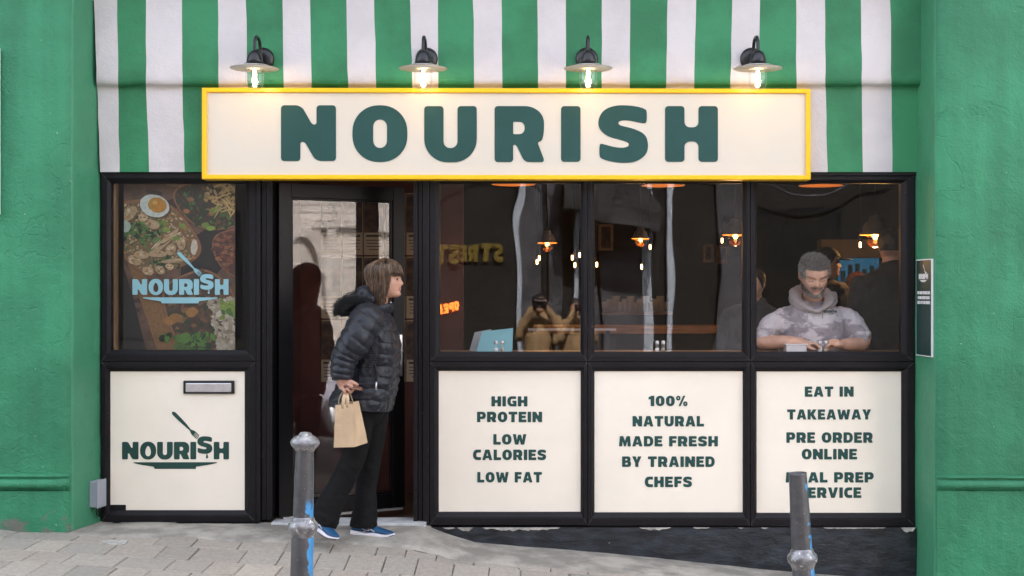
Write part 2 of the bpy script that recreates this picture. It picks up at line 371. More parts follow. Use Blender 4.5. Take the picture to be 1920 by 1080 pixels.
def fill(contours, extrude, to3d):
    """contours (2-D) -> a flat mesh with thickness; to3d maps (u, v, depth) to space, depth>0 towards the viewer"""
    cu = bpy.data.curves.new('t', 'CURVE'); cu.dimensions = '2D'; cu.fill_mode = 'BOTH'; cu.extrude = 1.0
    sc = max(abs(p[0]) for c in contours for p in c) + 1
    for c in contours:
        sp = cu.splines.new('POLY'); sp.points.add(len(c)-1); sp.use_cyclic_u = True
        for i, p in enumerate(c): sp.points[i].co = (p[0], p[1], 0, 1)
    o = bpy.data.objects.new('t', cu); COL.objects.link(o)
    dg = bpy.context.evaluated_depsgraph_get(); dg.update()
    me = bpy.data.meshes.new_from_object(o.evaluated_get(dg)); bpy.data.objects.remove(o)
    for v in me.vertices: v.co = to3d(v.co.x, v.co.y, extrude*(v.co.z*.5+.5))
    bm = bmesh.new(); bm.from_mesh(me); bmesh.ops.recalc_face_normals(bm, faces=bm.faces); bm.to_mesh(me); bm.free()
    me.polygons.foreach_set('use_smooth', [False]*len(me.polygons))
    return me
def letters(name, contours, y, mats, parent, t=.002):
    me = fill(contours, t, lambda u, v, d: P(u, v, y) - Vector((0, d, 0)))
    return link(name, me, mats, parent)
def logo(x0, y0, k):
    """the fork-and-plate wordmark: contours laid out from its left edge (px of the lower-left panel's logo)"""
    T = lambda X, Y: (x0+(X-588)*k, y0+(Y-433)*k)
    out = []
    for ch, a, b, t, bt in [('N',588,667,433,517),('O',675,752,432,518),('U',757,832,433,518),('R',838,913,433,517),('I',917,945,433,517),('S',951,1023,406,490),('H',1030,1103,433,517)]:
        wd, cs = glyph(ch)
        if ch == 'O':
            cs = [cs[0], [(.485+.17*math.cos(q)*(1-.25*math.sin(q)), .47+.29*math.sin(q)) for q in [i*math.pi/10 for i in range(20)]]]
        for c in cs: out.append([T(a+(b-a)*p[0]/wd, bt-(bt-t)*p[1]) for p in c])
    out.append([T(x, y) for x, y in [(642,531),(1047,531),(1040,536),(1000,544),(945,552),(943,563),(745,563),(741,552),(690,545),(648,536)]])
    out.append([T(997+5.5*math.cos(a)*(1 if math.sin(a) > -.2 else .7), 506+(6.5 if math.sin(a) > 0 else 15)*math.sin(a)) for a in [i*math.pi/10 for i in range(20)]])
    def fk(pts):   # fork axis frame
        o = Vector((838, 296)); d = Vector((953-838, 412-296)).normalized(); n = Vector((-d.y, d.x))
        return [T(*(o+d*a+n*b)) for a, b in pts]
    out.append(fk([(-9,-4),(-11,2),(-7,7),(2,9),(40,9),(80,6),(112,3.5),(126,9),(134,11),(164,9),(164,6.5),(138,5.5),(138,3),(166,3),(166,0.6),(138,.2),(138,-2.4),(165,-3.4),(165,-6),(137,-5),(137,-7.5),(162,-9),(160,-12),(132,-12),(124,-9),(112,-3.5),(80,-7),(40,-9),(2,-9)]))
    return out
# ------------------------------------------------------------------ the ground
def plane_z(x, y): return -.153 - .065*x + .012*y
FAC = [(-2.7,.018),(-2.55,.012),(-2.0,.01),(-.68,0),(-.55,-.05),(-.37,-.105),(.35,-.162),(1.3,-.26),(1.57,-.286),(2.3,-.345)]
def gz(x, y):
    p = plane_z(x, y)
    if y < -.95 or x < -3 or x > 2.6: return p
    za = interp(x, FAC); t = smooth01(1 + min(0, y)/.9)
    return p + (za-p)*t
# paving slabs, each a little different in height and tone
mb = MB(); cols = []
rnd = random.Random(3)
y = -.02; row = 0
while y > -2.33:
    d = rnd.uniform(.25, .31)
    x = -6.5 + rnd.uniform(0, .2)
    while x < 6.5:
        wdt = rnd.choice([.17, .2, .2, .26]) * rnd.uniform(.95, 1.05)
        if x < -2.95 or x > 2.5: wdt *= 1.0
        g = .0045; dz = rnd.uniform(-.0025, .0025); x0, x1, y1, y0 = x+g/2, x+wdt-g/2, y-g/2, y-d+g/2
        if y1 > -.33 and (x1 < -2.6 or x0 > 2.3): y1 = min(y1, -.30)
        if y1-y0 > .05:
            t = rnd.uniform(-.10, .10); c = rnd.choice([(.325,.285,.24), (.30,.268,.228), (.33,.288,.243), (.28,.253,.218)])
            if x0 > -1.95 and x1 < -.2 and y < -.8 or y < -1.5: c = rnd.choice([(.35,.30,.25), (.335,.288,.24), (.32,.28,.24)])
            b = .005
            vs = []
            for (ax, ay, az) in [(0,0,-.03),(0,0,-b),(b,b,0)]:
                for (px_, py_) in [(x0+ax, y0+ay), (x1-ax, y0+ay), (x1-ax, y1-ay), (x0+ax, y1-ay)]:
                    jx = rnd.uniform(-.0015, .0015)
                    vs.append((px_+jx, py_+jx, gz(px_, py_)+az+dz))
            fs = [(0,1,5,4),(1,2,6,5),(2,3,7,6),(3,0,4,7),(4,5,9,8),(5,6,10,9),(6,7,11,10),(7,4,8,11),(8,9,10,11)]
            mb.add(vs, fs, 0)
            cols += [tuple(q*(1+t) for q in c)]*9
        x += wdt
    y -= d; row += 1
me = mb.mesh('pavement'); tint(me, cols)
pv = link('pavement', me, attr_mat('paving_stone', .88, bump=.004, bscale=55, var=.14, vscale=40))
tag(pv, 'grey paving slabs sloping along the shop front', kind='structure')
def sheet(name, xs, ys, zf, m, label):
    b = MB(); n = len(xs); vs = [(x, y, zf(x, y)) for y in ys for x in xs]
    b.add(vs, [(j*n+i, j*n+i+1, (j+1)*n+i+1, (j+1)*n+i) for j in range(len(ys)-1) for i in range(n-1)], 0, True)
    return tag(b.build(name, m), label, kind='structure')
fr = lambda a, b, n: [a+(b-a)*i/n for i in range(n+1)]
sheet('paving_bed', fr(-6.5, 6.5, 80), fr(-2.34, .3, 24), lambda x, y: gz(x, y)-.014, M['mortar'], 'sandy joints between the paving slabs')
# concrete apron by the door
b = MB(); xs = fr(-2.66, 2.25, 110); N = 16; vs = []
for j in range(N+1):
    for x in xs:
        e = -.47 - .05*math.sin(x*2.1+1) - .035*fbm((x*3, 0, 1)) + (.0 if x < .2 else .06*min(1, x-.2))
        if x < -1.75: e += .10*smooth01((-1.75-x)/.25)
        yy = .02 + (e-.02)*j/N
        vs.append((x, yy, gz(x, yy)+.007 - (.012 if j == N else 0) + .003*fbm((x*5, yy*5, 0))))
n = len(xs)
b.add(vs, [(j*n+i, (j+1)*n+i, (j+1)*n+i+1, j*n+i+1) for j in range(N) for i in range(n-1)], 0, True)
tag(b.build('concrete_apron', M['concrete']), 'pale concrete ramp at the foot of the shop front', kind='structure')
# a pale square cover in the paving
b = MB(); c = [(-2.42,-.50),(-2.29,-.49),(-2.285,-.585),(-2.42,-.59)]
b.add([(x, y, gz(x, y)+.004) for x, y in c]+[(x, y, gz(x, y)-.02) for x, y in c], [(0,1,2,3)[::-1],(0,4,5,1),(1,5,6,2),(2,6,7,3),(3,7,4,0)])
tag(b.build('paving_patch', M['plaster_raw']), 'whitish square patch let into the paving', kind='structure')
# road, kerbs, far pavement, ground
b = MB()
for i in range(16):
    x0 = -6.5+i*.81; x1 = x0+.805
    vs = [(x, y, plane_z(x, -2.34)+z) for x in (x0, x1) for y, z in ((-2.345,-.2),(-2.345,.004),(-2.46,.004),(-2.475,-.01),(-2.475,-.2))]
    b.add(vs, [(k, k+1, k+6, k+5) for k in range(4)], 0)
tag(b.build('kerb', M['kerb']), 'granite kerb along the pavement edge', kind='structure')
sheet('road', fr(-14, 22, 24), fr(-9.8, -2.44, 10), lambda x, y: plane_z(x, -2.34)-.12+.02*math.sin((y+2.4)/7.4*math.pi), M['asphalt'], 'grey asphalt road before the shop')
sheet('road_line', fr(-14, 22, 24), fr(-9.42, -9.34, 1), lambda x, y: plane_z(x, -2.34)-.114+.02*math.sin((y+2.4)/7.4*math.pi), M['road_white'], 'white line along the far road edge')
sheet('far_pavement', fr(-14, 22, 24), fr(-12.5, -9.8, 4), lambda x, y: plane_z(x, -2.34)-.02, M['concrete'], 'far pavement across the road')
sheet('ground', fr(-160, 160, 20), fr(-160, 160, 20), lambda x, y: -.065*max(-30, min(30, x))-1.2, M['asphalt'], 'ground around the street')

# ------------------------------------------------------------------ the shop building
B = empty('shop_building', (0, 0, 0), 'green shop building with striped upper wall, black glazed front and cream panels', 'building')
# striped wall
top = [(176,'w'),(219.5,'g'),(273.5,'w'),(341,'g'),(408.5,'w'),(461.5,'g'),(529.5,'w'),(581.5,'g'),(649.5,'w'),(701.5,'g'),(769,'w'),(821.5,'g'),(887,'w'),(940.5,'g'),(1007.5,'w'),(1061,'g'),(1128.5,'w'),(1181.5,'g'),(1251.5,'w'),(1305,'g'),(1373,'w'),(1425.5,'g'),(1493,'w'),(1547,'g'),(1614.5,'w'),(1669.5,'g'),(1734,'e')]
mid = [182,222,274,342,410,464,532,584,652,705,773,822,889,942,1009,1061,1128,1181,1249,1302,1370,1422,1493,1548,1616,1671.5,1732]
bot = [188,224,279.5,346,415,467,534,587,655,707,775,824,890,943,1010,1061,1128,1181,1248,1301,1369,1421,1494,1551.5,1617.5,1673.5,1724]
PROF = [(-420,-.075),(-200,-.075),(-100,-.08),(-40,-.08),(0,-.083),(40,-.085),(80,-.088),(110,-.090),(130,-.091),(142,-.091),(150,-.088),(156,-.080),(158.5,-.071),(160.5,-.054),(162,-.038),(164,-.031),(172,-.030),(190,-.028),(220,-.026),(250,-.024),(290,-.022),(322.5,-.02)]
b = MB(); rows = []
for py, yy in PROF:
    row = []
    for i in range(len(top)):
        if py < 0: x = top[i][0] + (mid[i]-top[i][0])*py/160*.2
        elif py < 158: x = top[i][0] + (mid[i]-top[i][0])*py/158
        else: x = mid[i] + (bot[i]-mid[i])*(py-158)/165
        x += 1.3*noise.noise(Vector((i*7.3, py*.03, 0)))
        a = P(x, py, yy); row.append((x, yy, py))
    rows.append(row)
SUBX = 5
vs = []
for r in rows:
    for i in range(len(top)-1):
        for k in range(SUBX):
            t = k/SUBX; x = r[i][0]+(r[i+1][0]-r[i][0])*t
            wob = .006*fbm((x*.008, r[i][2]*.008, 3)) + (.012*fbm((x*.03, 0, 9)) if 140 < r[i][2] < 172 else 0)
            dpy = 1.8*fbm((x*.02, 5, 1)) if 140 < r[i][2] < 172 else 0
            vs.append(P(x, r[i][2]+dpy, r[i][1]+wob))
    vs.append(P(r[-1][0], r[-1][2], r[-1][1]))
n = SUBX*(len(top)-1)+1
fs = [(j*n+i, (j+1)*n+i, (j+1)*n+i+1, j*n+i+1) for j in range(len(rows)-1) for i in range(n-1)]
b.v = [tuple(v) for v in vs]
for f in fs:
    i = (f[0] % n)//SUBX; b.f.append(f); b.m.append(0 if top[i][1] == 'w' else 1); b.sm.append(True)
b.build('striped_wall', [M['stripe_w'], M['stripe_g']], B)
# wall body above and behind
b = MB(); b.box((-9, .02, 4.4), (9, .3, 8.2), 0)
b.box((-2.66, .12, 2.125), (2.32, .3, 4.4), 0)
b.box((-9, .3, 8.0), (9, 8, 8.2), 0); b.box((-9, 7.8, -.6), (9, 8, 8), 0); b.box((-9, .3, -.6), (-8.8, 7.8, 8), 0); b.box((8.8, .3, -.6), (9, 7.8, 8), 0)
b.build('wall', M['plaster'], B)
# out-of-view ledge added over the shop front to shade the upper wall
b = MB(); b.box((-9, -.62, 3.62), (9, .05, 3.80)); b.box((-9, -.50, 3.50), (9, .05, 3.617)); b.build('added_shade_ledge', M['stripe_w'], B, bevel=.02)

# pillars: front face, splayed reveal, base mould
def pillar(sgn, x_front, x_back, x_out, yF):
    b = MB(); rows = []
    zs = fr(-.9, 4.4, 66)
    prof = [(x_out, yF, 0)] + [(x_front+(x_out-x_front)*t, yF, 0) for t in (.75, .5, .35, .2, .1, .04, .012)] + [(x_front, yF+.010, 1)] + \
           [(x_front+(x_back-x_front)*t, yF+(.10-yF)*t, 1) for t in (.1, .3, .6, .8, 1)]
    for z in zs:
        row = []
        for (x, y, k) in prof:
            q = .012*fbm((x*1.3+sgn*9, z*1.3, 1))+.005*fbm((x*6, z*6, 4))
            row.append((x + (q*.6 if k else 0), y + (q if not k else 0), z))
        rows.append(row)
    n = len(prof); vs = [p for r in rows for p in r]; fs = []; ms = []
    for j in range(len(rows)-1):
        for i in range(n-1):
            f = (j*n+i, j*n+i+1, (j+1)*n+i+1, (j+1)*n+i)
            fs.append(f if sgn < 0 else f[::-1]); ms.append(1 if i >= 8 else 0)
    b.v = vs; b.f = fs; b.m = ms; b.sm = [True]*len(fs)
    return b.build('pillar', [M['plaster'], M['reveal']], B)
def at_depth(px, y): return P(px, 500, y).x
YF = -.33
def back_x(pf, pb): a, c = at_depth(pf, YF), at_depth(pb, 0); return c+(c-a)*(.10/-YF)
pl = pillar(-1, at_depth(133, YF), back_x(133, 186), -9, YF)
pr = pillar(1, at_depth(1755, YF), back_x(1755, 1717), 9, YF)
def mould(x_end, x_out, z0, z1, par):
    h = z1-z0; prof = [(-.004,-.006),(.010,-.004),(.014,.10*h),(.034,.16*h),(.044,.34*h),(.040,.52*h),(.026,.66*h),(.016,.70*h),(.018,.76*h),(.030,.82*h),(.031,.93*h),(.012,1.0*h),(-.004,1.02*h)]
    xs = fr(x_end, x_out, 60); b = MB(); rings = []
    for k, x in enumerate(xs):
        e = .35 if k == 0 else 1
        rings.append([(x, YF - d*e - .004*fbm((x*4, z*20, 2)), z0+z+.004*fbm((x*3, 0, 5))) for d, z in prof])
    b.loft(rings, 0, True, True, closed=False); return b.build('moulding', M['plaster'], par)
mould(at_depth(131, YF), -9, P(0, 918, YF).z, P(0, 888, YF).z, pl)
mould(at_depth(1756, YF), 9, P(0, 919, YF).z, P(0, 891, YF).z, pr)
# base course below the moulding stands a little proud
for par, xa, xo, sg in ((pl, at_depth(130, YF), -9, 1), (pr, at_depth(1757, YF), 9, -1)):
    b = MB(); xs = fr(xa, xo, 40); zs = fr(-.9, P(0, 919, YF).z-.004, 14)
    vs = [(x, YF-.012+.010*fbm((x*2, z*2, 7))+(.012 if k == 0 else 0), z) for z in zs for k, x in enumerate(xs)]
    n = len(xs); fs = [(j*n+i, j*n+i+1, (j+1)*n+i+1, (j+1)*n+i) for j in range(len(zs)-1) for i in range(n-1)]
    if sg > 0: fs = [f[::-1] for f in fs]
    b.add(vs, fs, 0, True); b.build('pillar_base', M['plaster'], par)

# ---- black frames
YG = .045           # pane plane
M['seam'] = mat('mitre_seam_grey', (.10, .10, .105), .7)  # lighter grey for the thin lines along the mitres
def mitre_frame(name, out, inn, par, y0=0, m='black_frame', yin=YG-.006, flat=.55):
    """a mitred frame of one cell: flat face, sloped glazing bead, inner reveal"""
    b = MB(); rings = []
    for t, yy in ((0, .07), (0, y0), (flat, y0), (flat+.03, y0+.006), (flat+.10, y0+.006), (.97, y0+.022), (1, y0+.026), (1, yin+.03)):
        x0 = out[0]+(inn[0]-out[0])*t; x1 = out[2]+(inn[2]-out[2])*t; z0 = out[1]+(inn[1]-out[1])*t; z1 = out[3]+(inn[3]-out[3])*t
        q = []
        for (x, zz) in ((x0, z0), (x1, z0), (x1, z1), (x0, z1)):
            v = P(x, zz, 0); q.append((v.x, yy, v.z))
        rings.append(q)
    b.loft(rings, 0, False, False); fo = b.build(name, M[m], par, bevel=.0015)
    for k in range(4):
        b = MB(); q0 = Vector(rings[1][k]); q1 = Vector(rings[2][k])+Vector((0, -.0003, 0)); q0.y = q1.y; b.tube([q0, q1], .0009, 4, rnd=False); b.build('mitre_seam', M['seam'], fo)
    return fo
def pane(px0, py0, px1, py1, par, warp, y=YG, m='glass', seed=0):
    a = P(px0, py0, 0); c = P(px1, py1, 0); NX, NZ = 48, 56; b = MB(); vs = []
    for j in range(NZ+1):
        for i in range(NX+1):
            u, v = i/NX, j/NZ; x = a.x+(c.x-a.x)*u; z = a.z+(c.z-a.z)*v
            bow = math.sin(math.pi*u)*math.sin(math.pi*v)
            ph = 1.0*math.sin(3.0*v+1.3*seed+.5)+.5*math.sin(7*v+seed*2)
            dy = warp*(.0006*bow + .00020*math.sin(8*u+ph*1.5+seed) + .00011*math.sin(17*u+ph*2.2+seed*3) + .00010*math.sin(9*v+4*u+seed))
            vs.append((x, y+dy, z))
    n = NX+1; b.add(vs, [(j*n+i, (j+1)*n+i, (j+1)*n+i+1, j*n+i+1) for j in range(NZ) for i in range(NX)], 0, True)
    return b.build('pane', M[m], par)
# cells: (outer px rect), (inner px rect)
up = [((190,324,480,677),(206,343,460,657)), ((806,330,1101.5,678),(824,343,1089,660)), ((1102.5,330,1406.5,678),(1115,343,1394,660)), ((1407.5,330,1715,678),(1420,343,1691,660))]
lo = [((190,678,480,979),(204,697,457,958)), ((806,679,1101.5,985),(822,696,1089,961)), ((1102.5,679,1406.5,986),(1115,696.5,1394,962)), ((1407.5,679,1715,987),(1420,697,1692,963))]
panel_objs = []
for i, (o_, n_) in enumerate(up):
    wnd = mitre_frame('window', o_, n_, B); pane(n_[0]-3, n_[1]-3, n_[2]+3, n_[3]+3, wnd, (.5, .75, 1.1, .8)[i], seed=i)
for i, (o_, n_) in enumerate(lo):
    mitre_frame('panel_frame', o_, n_, B)
    a = P(n_[0]-3, n_[1]-3, 0); c = P(n_[2]+3, n_[3]+3, 0)
    b = MB(); b.box((a.x, YG-.014, c.z), (c.x, YG+.02, a.z)); panel_objs.append(b.build('panel', M['cream'], B))
YL = YG-.0145
T1 = [('HIGH',921.5,989,743,762),('PROTEIN',894.5,1016.5,772,791.5),('LOW',925,987,814,833.6),('CALORIES',887,1024,843,862.6),('LOW FAT',895,1016,885,904.6)]
T2 = [('100%',1216,1289,742,761.5),('NATURAL',1186,1320,780,799.6),('MADE FRESH',1160.7,1346,817.7,837),('BY TRAINED',1166.4,1340,855.7,875.5),('CHEFS',1209,1297.4,893.6,913.3)]
T3 = [('EAT IN',1509,1600.5,724.7,743.8),('TAKEAWAY',1476,1633,767.6,786.6),('PRE ORDER',1474.4,1636.3,810.5,830.2),('ONLINE',1503.3,1607,841.6,861.4),('MEAL PREP',1473,1638,885.3,904.7),('SERVICE',1496,1615,913.8,933.5)]
for pn, T in zip(panel_objs[1:], (T1, T2, T3)):
    for (t, x0, x1, y0, y1) in T:
        for wc in fit_words(t, x0, x1, y0, y1, gap=.13, space=.52): letters('word', wc, YL, M['letter'], pn)
letters('logo', logo(229, 828.5, .389), YL, M['letter_dark'], panel_objs[0])
# torn black strip at the foot of the first panel
b = MB(); a = P(203, 948, 0); c = P(233, 960, 0); b.box((a.x, YG-.0165, c.z), (c.x, YG-.013, a.z)); b.build('tape_strip', M['black_frame'], panel_objs[0])
# letter plate
b = MB(); a = P(342, 714, 0); c = P(438, 739, 0)
b.box((a.x, YG-.030, c.z), (c.x, YG-.0135, a.z)); lp = b.build('letter_box', M['lamp_black'], B, bevel=.005)
b = MB(); a = P(347, 718.5, 0); c = P(433, 735.5, 0); b.box((a.x, YG-.036, c.z), (c.x, YG-.028, a.z)); b.build('flap', M['steel'], lp, bevel=.004)
# posts, head, sill
def bar(name, px0, py0, px1, py1, y0=-.004, y1=.08, m='black_frame'):
    a = P(px0, py0, 0); c = P(px1, py1, 0); b = MB(); b.box((a.x, y0, c.z), (c.x, y1, a.z)); return b.build(name, M[m], B, bevel=.002)
for q in ((481, 336, 489, 980, -.010), (490, 336, 499, 976, .006), (500, 336, 511, 974, -.004, .12), (775, 336, 783, 978, .0, .12), (784, 336, 792, 982, .010), (793, 336, 805, 984, -.006)): bar('door_post', *q)
for q in ((189, 321, 480.5, 323.5, -.016), (481, 321, 805.5, 335.5, -.012, .12), (806, 321, 1716, 329.5, -.012)): bar('head_rail', *q)
bar('sill', 190, 979.6, 486, 984, -.03, .06); bar('sill', 806, 987.5, 1714, 990, -.02, .06)
bar('gap_filler', 179, 318, 189.3, 990, .02, .1, 'void'); bar('gap_filler', 1715.6, 318, 1722, 990, .02, .1, 'void'); bar('gap_filler', 160, -420, 192, 317.5, .03, .1, 'void')
# door sill strip
b = MB(); b.box((P(511, 0, 0).x, -.05, -.04), (P(800, 0, 0).x, .14, P(0, 977.5, 0).z)); b.build('threshold', M['sill'], B, bevel=.003)
# plinth under the right windows, with a worn top edge
b = MB(); xs = fr(P(800, 0, 0).x, P(1716, 0, 0).x, 120); vs = []
for x in xs:
    for t in (0, .25, .5, .75, 1):
        zt = P(0, 988.5, 0).z; zb = -.6; z = zt if t == 0 else zt+(zb-zt)*(t-.0)
        vs.append((x, -.022+.008*fbm((x*3, z*6, 2))+.004*fbm((x*14, z*14, 2)), z))
b.add(vs, [(i*5+k, i*5+k+1, i*5+k+6, i*5+k+5) for i in range(120) for k in range(4)], 0, True)
pli = b.build('plinth', M['plinth'], B)
rn = random.Random(11); cs = []
for (xa, xb, h) in ((858, 888, 13), (905, 1050, 11), (1200, 1258, 8), (1428, 1440, 5), (1545, 1660, 4), (1690, 1716, 15), (830, 852, 5), (1300, 1330, 3), (1385, 1394, 4)):
    k = max(5, int((xb-xa)/5)); up_ = []; dn = []
    for i in range(k+1):
        x = xa+(xb-xa)*i/k; e = math.sin(math.pi*i/k)**.4
        up_.append((x, 989)); dn.append((x+rn.uniform(-1, 1), 989.6+h*e*rn.uniform(.35, 1)))
    letters('worn_edge', [up_ + [(x, 989.6+(y-989.6)*.62) for x, y in dn[::-1]]], -.030, M['plaster_raw'], pli, t=.004)

# ---- the open door
hx = P(522, 0, .08); hinge = Vector((P(521, 0, .08).x, .08, 0)); ANG = R(29)
D = bpy.data.objects.new('door', None); COL.objects.link(D); D.parent = B; D.location = hinge; D.rotation_euler = (0, 0, ANG)
def dbox(b, x0, z0, x1, z1, y0=-.02, y1=.03):
    o = len(b.v); b.box((x0, y0, z0), (x1, y1, z1)); Mx = world_of(D)
    b.v[o:] = [tuple(Mx @ Vector(v)) for v in b.v[o:]]
W_, H_ = .818, 2.045
b = MB(); st = .078
dbox(b, 0, .035, st, H_); dbox(b, W_-st, .035, W_, H_); dbox(b, st, H_-.085, W_-st, H_, -.019, .029); dbox(b, st, .035, W_-st, .125, -.019, .029)
for (x0, z0, x1, z1) in ((st, .125, st+.014, H_-.085), (W_-st-.014, .125, W_-st, H_-.085), (st+.014, H_-.099, W_-st-.014, H_-.085), (st+.014, .125, W_-st-.014, .139)):
    dbox(b, x0, z0, x1, z1, -.008, .02)
df = b.build('door_frame', M['door_black'], D, bevel=.002)
b = MB(); NX, NZ = 30, 60; Mx = world_of(D); vs = []
for j in range(NZ+1):
    for i in range(NX+1):
        u, v = i/NX, j/NZ
        vs.append(Mx @ Vector((st+.01+(W_-2*st-.02)*u, .004+.0003*math.sin(math.pi*u)*math.sin(math.pi*v)+.00010*math.sin(9*u+4*v)+.00009*math.sin(14*v+5*u), .13+(H_-.225)*v)))
b.add(vs, [(j*(NX+1)+i, j*(NX+1)+i+1, (j+1)*(NX+1)+i+1, (j+1)*(NX+1)+i) for j in range(NZ) for i in range(NX)], 0, True)
b.build('glass', M['door_glass'], D)
b = MB(); dbox(b, W_-.06, .86, W_-.02, 1.12, -.028, -.018); q = MB()
b.tube([Mx @ Vector((W_-.04, -.03, 1.02)), Mx @ Vector((W_-.04, -.07, 1.02)), Mx @ Vector((W_-.15, -.072, 1.02))], .009, 10)
b.build('handle', M['steel'], D, bevel=.002)
b = MB(); dbox(b, .03, .018, W_-.01, .034, -.01, .02); b.build('weather_strip', M['sill'], D)

# ---- pale sliver of board at the far left
b = MB(); a = P(-120, 92, YF); c = P(3, 402, YF); b.box((a.x, YF-.045, c.z), (c.x, YF-.012, a.z))
tag(b.build('wall_board', mat('white_board', (.7, .7, .74), .5), None, bevel=.003), 'white board edge on the green wall at far left', 'board')

# ------------------------------------------------------------------ fascia sign
YS = -.115
S = empty('fascia_sign', P(950, 337, YS), 'long cream shop sign in a yellow frame above the windows', 'sign')
b = MB(); rings = []
for (ins, yy) in ((0, .0), (0, YS), (1.2, YS-.004), (7.2, YS-.004), (8.4, YS), (9, YS+.03)):
    q = []
    for (x, z) in ((378.5+ins, 336-ins), (1520-ins, 337-ins), (1520-ins, 166.5+ins), (378.5+ins, 164.5+ins)):
        v = P(x, z, YS); q.append((v.x, yy, v.z))
    rings.append(q)
b.loft(rings, 0, False, False); b.build('frame', M['yellow'], S)
b = MB(); a = P(384, 171, YS); c = P(1515, 331, YS); b.box((a.x, YS+.014, c.z), (c.x, -.03, a.z)); bd = b.build('board', M['sign_cream'], S)
cs = []
for ch, x0, x1, y0, y1 in (('N',527,630,197.5,302),('O',661,764,197.5,304),('U',795.5,894,199,304.5),('R',927.5,1022,199,304),('I',1052,1088.5,199,303.5),('S',1122,1215.5,197.5,305),('H',1247,1346,199,303.5)):
    letters('letter', fit_text(ch, x0, x1, y0, y1), YS+.0135, M['letter'], S, t=.003)

# ------------------------------------------------------------------ wall lamps over the sign
YLA = -.33
def wall_lamp(px):
    base = P(px, 108, -.09); ax = Vector((P(px, 0, YLA).x, YLA, 0))
    zz = lambda py: P(0, py, YLA).z
    base.x = ax.x
    L_ = empty('wall_lamp', (ax.x, -.09, base.z), 'x', 'lamp', 'black swan-neck lamps over the shop sign')
    b = MB(); b.lathe([(.0, .01), (.066, .01), (.066, -.020), (.060, -.030), (.030, -.036), (.0, -.036)], (ax.x, -.085, P(0, 111, -.09).z), 32, axis='Y'); b.build('wall_mount', M['lamp_black'], L_)
    b = MB(); pts = [(ax.x, -.10, zz(108)), (ax.x, -.14, zz(106)), (ax.x, -.165, zz(96)), (ax.x, -.180, zz(80)), (ax.x, -.205, zz(69)), (ax.x, -.255, zz(65.5)), (ax.x, -.305, zz(69)), (ax.x, -.328, zz(80)), (ax.x, -.33, zz(97))]
    b.tube(pts, .0098, 12, sub=6); b.build('arm', M['lamp_black'], L_)
    z0 = zz(127); c = (ax.x, YLA, 0)
    b = MB(); b.lathe([(.002, zz(94.5)), (.012, zz(94.8)), (.025, zz(97)), (.036, zz(101)), (.043, zz(107)), (.0455, zz(113)), (.0465, zz(115.5)), (.0445, zz(117)), (.046, zz(120))], c, 32)
    b.build('cap', M['lamp_black'], L_)
    b = MB(); b.lathe([(.0445, zz(116.5)), (.055, zz(119.3)), (.075, zz(122.3)), (.10, zz(125)), (.125, zz(127)), (.139, zz(128.1)), (.1395, zz(128.6))], c, 48, cap=False)
    b.lathe([(.1395, zz(128.6)), (.12, zz(126.6)), (.09, zz(123.9)), (.060, zz(121.2)), (.03, zz(120.4))], c, 48, m=1)
    b.build('shade', [M['lamp_black'], M['lamp_white']], L_)
    b = MB(); b.lathe([(.050, zz(121.6)), (.0515, zz(130)), (.0515, zz(152)), (.050, zz(158)), (.044, zz(163)), (.034, zz(166.8)), (.018, zz(168.8)), (.003, zz(169.4))], c, 32, cap=False); b.build('glass', M['lamp_glass'], L_)
    b = MB(); b.lathe([(.014, zz(121.5)), (.015, zz(129)), (.006, zz(129.5))], c, 16, m=1)
    for k in range(6):
        a = k*math.pi/3; b.tube([(ax.x+.004*math.cos(a), YLA+.004*math.sin(a), zz(130)), (ax.x+.0085*math.cos(a), YLA+.0085*math.sin(a), zz(138)), (ax.x+.0085*math.cos(a), YLA+.0085*math.sin(a), zz(150)), (ax.x+.003*math.cos(a), YLA+.003*math.sin(a), zz(158))], .0021, 6)
    bu = b.build('bulb', [M['bulb'], M['lamp_white']], L_)
    ld = bpy.data.lights.new('lamp_light', 'POINT'); ld.energy = .16; ld.color = (1, .72, .40); ld.shadow_soft_size = .02
    lo_ = bpy.data.objects.new('lamp_light', ld); COL.objects.link(lo_); lo_.parent = L_; lo_.location = (0, YLA+.09, zz(146)-base.z)
    return L_
LL = ['leftmost black wall lamp, over blank sign left of the letter N', 'black wall lamp above the gap between letters O and U', 'black wall lamp above the letter I of the sign', 'rightmost black wall lamp, over blank sign right of the letter H']
for k, px in enumerate((477.5, 793.5, 1103, 1421)):
    wall_lamp(px)['label'] = LL[k]

# ------------------------------------------------------------------ plaque on the right reveal
pa = Vector((at_depth(1717, 0), .0)); pb = Vector((at_depth(1755, YF), YF+.01)); pd = (pb-pa).normalized(); pn = Vector((-pd.y, pd.x))
if pn.x > 0: pn = -pn
